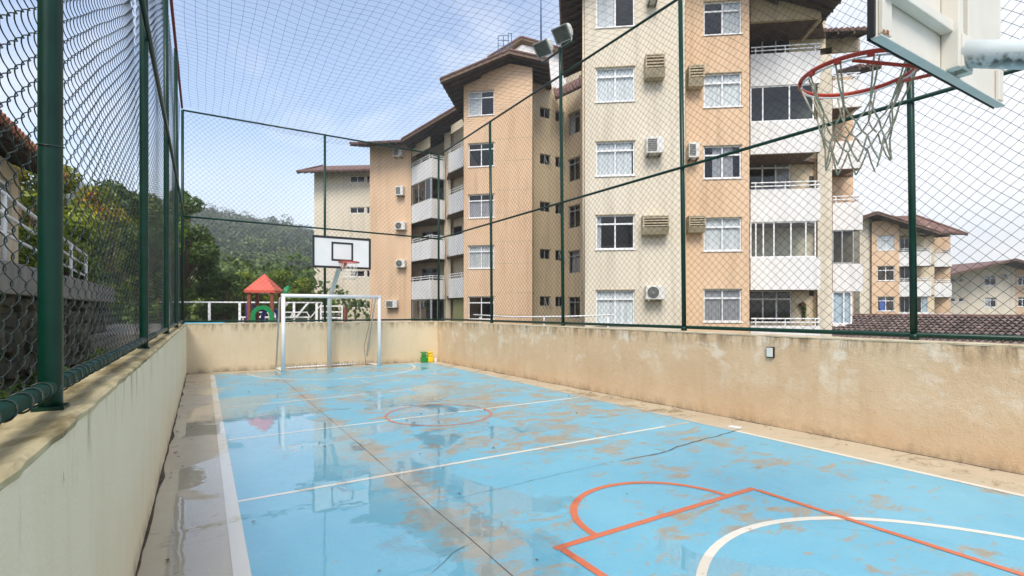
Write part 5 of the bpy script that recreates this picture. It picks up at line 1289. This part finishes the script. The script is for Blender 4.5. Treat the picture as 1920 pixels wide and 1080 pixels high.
t = thing('deck_railing', 'white tubular railing descending above the stone wall', 'railing', (SX, 10, 2.2))
def rz_(y): return 3.32 - 0.055 * (y - 8.5)
for k in range(3): MB().tube([(SX - 0.2, 4.0, rz_(4) - 0.31 * k), (SX - 0.2, 15.9, rz_(15.9) - 0.25 * k)], 0.028 if k == 0 else 0.022, 8).build('rail', 'white_frame', t, smooth=True)
for y in (4.2, 6.2, 8.0, 9.9, 12.1, 14.2, 15.85): MB().tube([(SX - 0.2, y, 2.2), (SX - 0.2, y, rz_(y))], 0.03, 8).build('post', 'white_frame', t, smooth=True)
tag(MB().tube([(-1.05, 4.05, -0.05), (-1.12, 4.2, 1.75)], 0.04, 10).build('drain_pipe', 'white_frame', smooth=True), 'pale upright pipe close behind the chain-link fence', 'pipe')
# upper bank
b = MB(); b.prism([(-40, -5, -0.05), (SX - 0.55, -5, -0.05), (SX - 0.55, 18, -0.05), (-40, 18, -0.05)], (0, 0, 2.2)); tag(b.build('terrain', 'earth'), kind='structure')
Hs = thing('side_house', 'cream house with terracotta eave at the far left edge', 'house', (-5.5, 6, 2.15))
hs = Seg(0, 1, 1, 1)
class WallY(Seg):
    def __init__(s, x, y0, y1): s.p0, s.p1 = Vector((x, y0)), Vector((x, y1)); s.L = y1 - y0; s.u = Vector((0, 1)); s.n = Vector((1, 0))
hw_ = WallY(-3.75, 0.5, 16.5)
ho = [(14.1, 15.5, 3.4, 4.5), (9.4, 10.8, 3.4, 4.5), (4.0, 5.4, 3.4, 4.5)]
facade(Hs, 'wall', hw_, 2.1, 4.95, 'stucco_cream', ho)
for o in ho: window(Hs, hw_, o, 2, None, ('curtain_grey', 0, 1, 0, 1), bar=0.07)
shell(Hs, [hw_.p0, hw_.p1], (-5, 0), 2.1, 4.95)
roof_plane(Hs, (-3.0, 0.2, 4.93), (-3.0, 16.9, 4.93), (-6.2, 0.2, 6.2), (-6.2, 16.9, 6.2), m='roof_terracotta')
roof_plane(Hs, (-9.4, 0.2, 4.93), (-9.4, 16.9, 4.93), (-6.2, 0.2, 6.2), (-6.2, 16.9, 6.2), m='roof_terracotta', rafters=False)

# ------------------------------------------------------------------ vegetation
def leaves(name, root, m, clumps, n, size, seed, up=0.35, flat=0.6):
    r = np.random.default_rng(seed); cl = np.array([c[:3] for c in clumps]); rad = np.array([c[3:6] if len(c) > 5 else (c[3],) * 3 for c in clumps])
    wgt = rad.prod(axis=1) ** (2 / 3); idx = r.choice(len(clumps), n, p=wgt / wgt.sum())
    d = r.normal(size=(n, 3)); d /= np.linalg.norm(d, axis=1)[:, None]; q = r.uniform(0.25, 1.0, n) ** 0.45
    pos = cl[idx] + d * rad[idx] * q[:, None]
    nr = d + r.normal(size=(n, 3)) * 0.8; nr[:, 2] += up; nr /= np.linalg.norm(nr, axis=1)[:, None]
    t1 = np.cross(nr, r.normal(size=(n, 3))); t1 /= np.linalg.norm(t1, axis=1)[:, None]; t2 = np.cross(nr, t1)
    s = size * r.uniform(0.6, 1.35, n)[:, None]
    v = np.stack([pos - t1 * s, pos + t2 * s * flat * 0.6 - nr * s * 0.1, pos + t1 * s - nr * s * 0.35, pos - t2 * s * flat * 0.6 - nr * s * 0.1], axis=1).reshape(-1, 3)
    f = np.arange(n * 4).reshape(-1, 4)
    return np_obj(name, v, f, m, root)
def tree(label, x, y, z0, clumps, n, size, m, trunk_r, seed, name='broadleaf_tree', cat='tree', group=None):
    t = thing(name, label, cat, (x, y, z0), group)
    r = random.Random(seed); top = max(c[2] for c in clumps) - 0.3
    b = MB(); mid = z0 + (top - z0) * 0.45
    b.tube([(x, y, z0 - 0.1), (x + r.uniform(-.1, .1), y, z0 + (mid - z0) * .5), (x + r.uniform(-.15, .15), y + r.uniform(-.1, .1), mid), (x + r.uniform(-.2, .2), y, top)], [trunk_r, trunk_r * .8, trunk_r * .6, trunk_r * .15], 9)
    for c in clumps: b.tube([(x, y, z0 + (c[2] - z0) * 0.45), ((x + c[0]) / 2, (y + c[1]) / 2, z0 + (c[2] - z0) * 0.75), (c[0], c[1], c[2])], [trunk_r * .4, trunk_r * .25, trunk_r * .06], 6)
    b.build('trunk', 'bark', t, smooth=True)
    tag(leaves('crown', t, m, clumps, n, size, seed), kind='stuff')
    return t
def clump_cloud(cx, cy, cz, rx, ry, rz, k, rr, seed):
    r = random.Random(seed); out = []
    for i in range(k):
        a = r.uniform(0, 6.283); q = r.uniform(0.2, 1) ** 0.5; h = r.uniform(-1, 1)
        w = math.sqrt(max(0.1, 1 - h * h)); s = rr * r.uniform(.6, 1.25)
        out.append((cx + rx * q * w * math.cos(a), cy + ry * q * w * math.sin(a), cz + rz * h, s, s, s * 0.75))
    return out
# dark tree behind the far left corner
p = S(368, 27); tree('tall dark green tree behind the far left corner of the court', p.x - 0.6, p.y, 0.9, clump_cloud(p.x - 0.75, p.y, 4.6, 1.6, 1.6, 3.0, 34, 0.62, 3), 9000, 0.13, 'leaf_mid', 0.14, 3)
p = S(352, 29); tree('bushy lighter tree tucked beside the tall dark one', p.x - 1.3, p.y, 0.9, clump_cloud(p.x - 1.3, p.y, 4.2, 1.6, 1.5, 2.6, 26, 0.7, 4), 6000, 0.13, 'leaf_lime', 0.12, 4)
for k, (px, d, zc, rx, m_, lab) in enumerate([(425, 30, 2.5, 1.2, 'leaf_mid', 'rounded green shrub left of the play house roof'), (456, 33, 2.7, 1.5, 'leaf_lime', 'yellow-green shrub right behind the play house'),
        (520, 33, 2.9, 1.4, 'leaf_lime', 'lime green shrub between the play house and the hoop'), (556, 36, 2.9, 1.0, 'leaf_lime', 'lime leafy shrub under the left end of the backboard'),
        (400, 31, 2.2, 1.1, 'leaf_dark', 'dark shrub at the foot of the tall dark tree'), (490, 36, 2.6, 1.6, 'leaf_mid', 'green shrub seen under the red play house roof')]):
    p = S(px, d); tree(lab, p.x, p.y, -0.05, clump_cloud(p.x, p.y, zc, rx, 1.0, 1.0, 16, 0.55, 20 + k), 3200, 0.12, m_, 0.08, 30 + k, 'garden_shrub', 'shrub')
# coloured hedge trees beyond the chain-link fence
spec = [(-4.3, 19.6, 1.0, 4.2, 1.5, 1.5, 'leaf_croton', 'croton tree with orange and yellow leaves nearest the white railing'), (-3.7, 22.4, 1.0, 4.3, 1.7, 1.9, 'leaf_croton', 'second croton tree along the chain-link fence'),
        (-3.2, 25.6, 1.0, 4.2, 1.6, 2.2, 'leaf_mid', 'green tree behind the croton trees'), (-9.0, 19.5, 1.0, 6.0, 1.9, 1.9, 'leaf_mid', 'taller green tree above the house eave'),
        (-2.4, 28.6, 0.9, 4.4, 1.3, 2.2, 'leaf_lime', 'yellow-green tree before the far corner post'), (-3.2, 18.6, 1.0, 2.7, 0.9, 1.2, 'leaf_lime', 'low bright shrub at the end of the white railing'),
        (-11.5, 12.0, 2.1, 7.4, 2.2, 2.0, 'leaf_mid', 'leafy tree over the cream house roof')]
for k, (x, y, z0, zc, rx, rz2, m_, lab) in enumerate(spec):
    tree(lab, x, y, z0, clump_cloud(x, y, zc, rx, rx, rz2, 26, 0.55, 60 + k), 7000, 0.12, m_, 0.13, 70 + k)
for k, (x, y, m_, lab) in enumerate([(-1.55, 3.6, 'leaf_dark', 'low dark weeds at the wall foot nearest the camera'), (-1.6, 6.4, 'leaf_mid', 'low green weeds beside the stone wall below the railing'), (-1.7, 9.6, 'leaf_dark', 'low dark weeds halfway along the stone wall'), (-1.6, 12.8, 'leaf_lime', 'yellow-green weeds near the far end of the stone wall')]):
    tree(lab, x, y, -0.05, clump_cloud(x, y, 0.35, 0.25, 0.9, 0.4, 12, 0.26, 90 + k), 1500, 0.06, m_, 0.02, 95 + k, 'weed_clump', 'weeds')
# hanging plant leaves
leaves('foliage', pl, 'leaf_mid', [(pc.x, pc.y, pc.z - 0.02, .14), (pc.x + .1, pc.y, pc.z - 0.25, .11, .11, .2), (pc.x + .12, pc.y, pc.z - .5, .09, .09, .18)], 260, 0.06, 5)

# wooded hill
def hill_z(x, y):
    ridge = max(16, 59 - 0.16 * (x + 7)) + 3 * mnoise.noise(Vector((x * 0.012, 3, 0)))
    f = min(max((y - 95) / 305, 0), 1); f = f * f * (3 - 2 * f) * 0.55 + f * 0.45
    return -0.5 + ridge * f + 4.5 * mnoise.noise(Vector((x * 0.02, y * 0.02, 1))) * f - max(0, y - 400) * 0.15
b = MB(); nx_, ny_ = 50, 36
for j in range(ny_ + 1):
    for i in range(nx_ + 1):
        x = -420 + 800 * i / nx_; y = 80 + 480 * j / ny_; b.v.append((x, y, hill_z(x, y)))
for j in range(ny_):
    for i in range(nx_): k = j * (nx_ + 1) + i; b.f.append((k, k + 1, k + nx_ + 2, k + nx_ + 1))
tag(b.build('hill', 'hill_ground', smooth=True), kind='structure')
def crown_template(seed, n, k=1.0):
    r = np.random.default_rng(seed); lob = r.normal(size=(9, 3)) * np.array([.55, .55, .32]); lob[:, 2] = np.abs(lob[:, 2]) + 0.1; rad = r.uniform(.32, .6, 9)
    idx = r.integers(0, 9, n); d = r.normal(size=(n, 3)); d[:, 2] = np.abs(d[:, 2]) * 1.1 - 0.25; d /= np.linalg.norm(d, axis=1)[:, None]
    pos = lob[idx] + d * rad[idx][:, None]
    nr = d + r.normal(size=(n, 3)) * .55; nr /= np.linalg.norm(nr, axis=1)[:, None]
    t1 = np.cross(nr, r.normal(size=(n, 3))); t1 /= np.linalg.norm(t1, axis=1)[:, None]; t2 = np.cross(nr, t1); s = r.uniform(.07, .16, n)[:, None] * k
    return np.stack([pos - t1 * s, pos + t2 * s, pos + t1 * s, pos - t2 * s], axis=1).reshape(-1, 3)
def forest(name, m, spots, n, label, seed, k=1.0):
    tp = [crown_template(seed + i, n, k) for i in range(6)]; r = np.random.default_rng(seed); vs_ = []
    for x, y, z, s, h in spots:
        a = r.uniform(0, 6.28); T = tp[r.integers(6)]; ca, sa = math.cos(a), math.sin(a)
        P = np.stack([(T[:, 0] * ca - T[:, 1] * sa) * s + x, (T[:, 0] * sa + T[:, 1] * ca) * s + y, T[:, 2] * h + z], axis=1); vs_.append(P)
    v = np.concatenate(vs_); return tag(np_obj(name, v, np.arange(len(v)).reshape(-1, 4), m), label, 'forest', kind='stuff')
far_, near_, light_, nlight_ = [], [], [], []
y = 105.0
while y < 412:
    x0, x1 = -0.12 * y - 18, 0.22 * y + 14; x = x0
    while x < x1:
        xx, yy = x + rng.uniform(-3, 3), y + rng.uniform(-3.5, 3.5); s = rng.uniform(3.2, 7.0)
        (light_ if rng.random() < (0.35 if y < 200 else 0.12) else far_).append((xx, yy, hill_z(xx, yy) + rng.uniform(1.5, 3), s, s * rng.uniform(0.75, 1.2)))
        x += 6.2
    y += 6.5
y = 44.0
while y < 108:
    x0, x1 = -0.12 * y - 10, 0.20 * y + 3; x = x0
    while x < x1:
        xx, yy = x + rng.uniform(-2, 2), y + rng.uniform(-2, 2); s = rng.uniform(2.0, 3.6)
        hh = 0.8 + (yy - 40) * 0.045
        (near_ if rng.random() < .55 else nlight_).append((xx, yy, hh + rng.uniform(-.8, 1.5), s, s * 1.1)); x += 3.6
    y += 4.2
forest('forest', 'leaf_forest', far_, 420, 'misty dark forest covering the hill', 300, 0.62)
forest('forest', 'leaf_forest_light', light_, 460, 'paler green tree crowns scattered through the hillside forest', 320, 0.62)
forest('forest', 'leaf_mid', near_, 1100, 'green wood at the foot of the hill', 340, 0.42)
forest('forest', 'leaf_forest_light', nlight_, 1100, 'yellower crowns among the green wood at the foot of the hill', 360, 0.42)

# ------------------------------------------------------------------ misty air
m = bpy.data.materials.new('haze'); m.use_nodes = True; m.node_tree.nodes.clear()
o_ = m.node_tree.nodes.new('ShaderNodeOutputMaterial'); pv = m.node_tree.nodes.new('ShaderNodeVolumePrincipled')
pv.inputs['Color'].default_value = (0.97, 0.97, 0.975, 1); pv.inputs['Density'].default_value = 0.0010; pv.inputs['Anisotropy'].default_value = 0.2
m.node_tree.links.new(pv.outputs[0], o_.inputs['Volume']); MATS['haze'] = m
hz = MB().box((0, 400, 48), (1900, 1900, 100)).build('haze', 'haze'); tag(hz, kind='stuff')
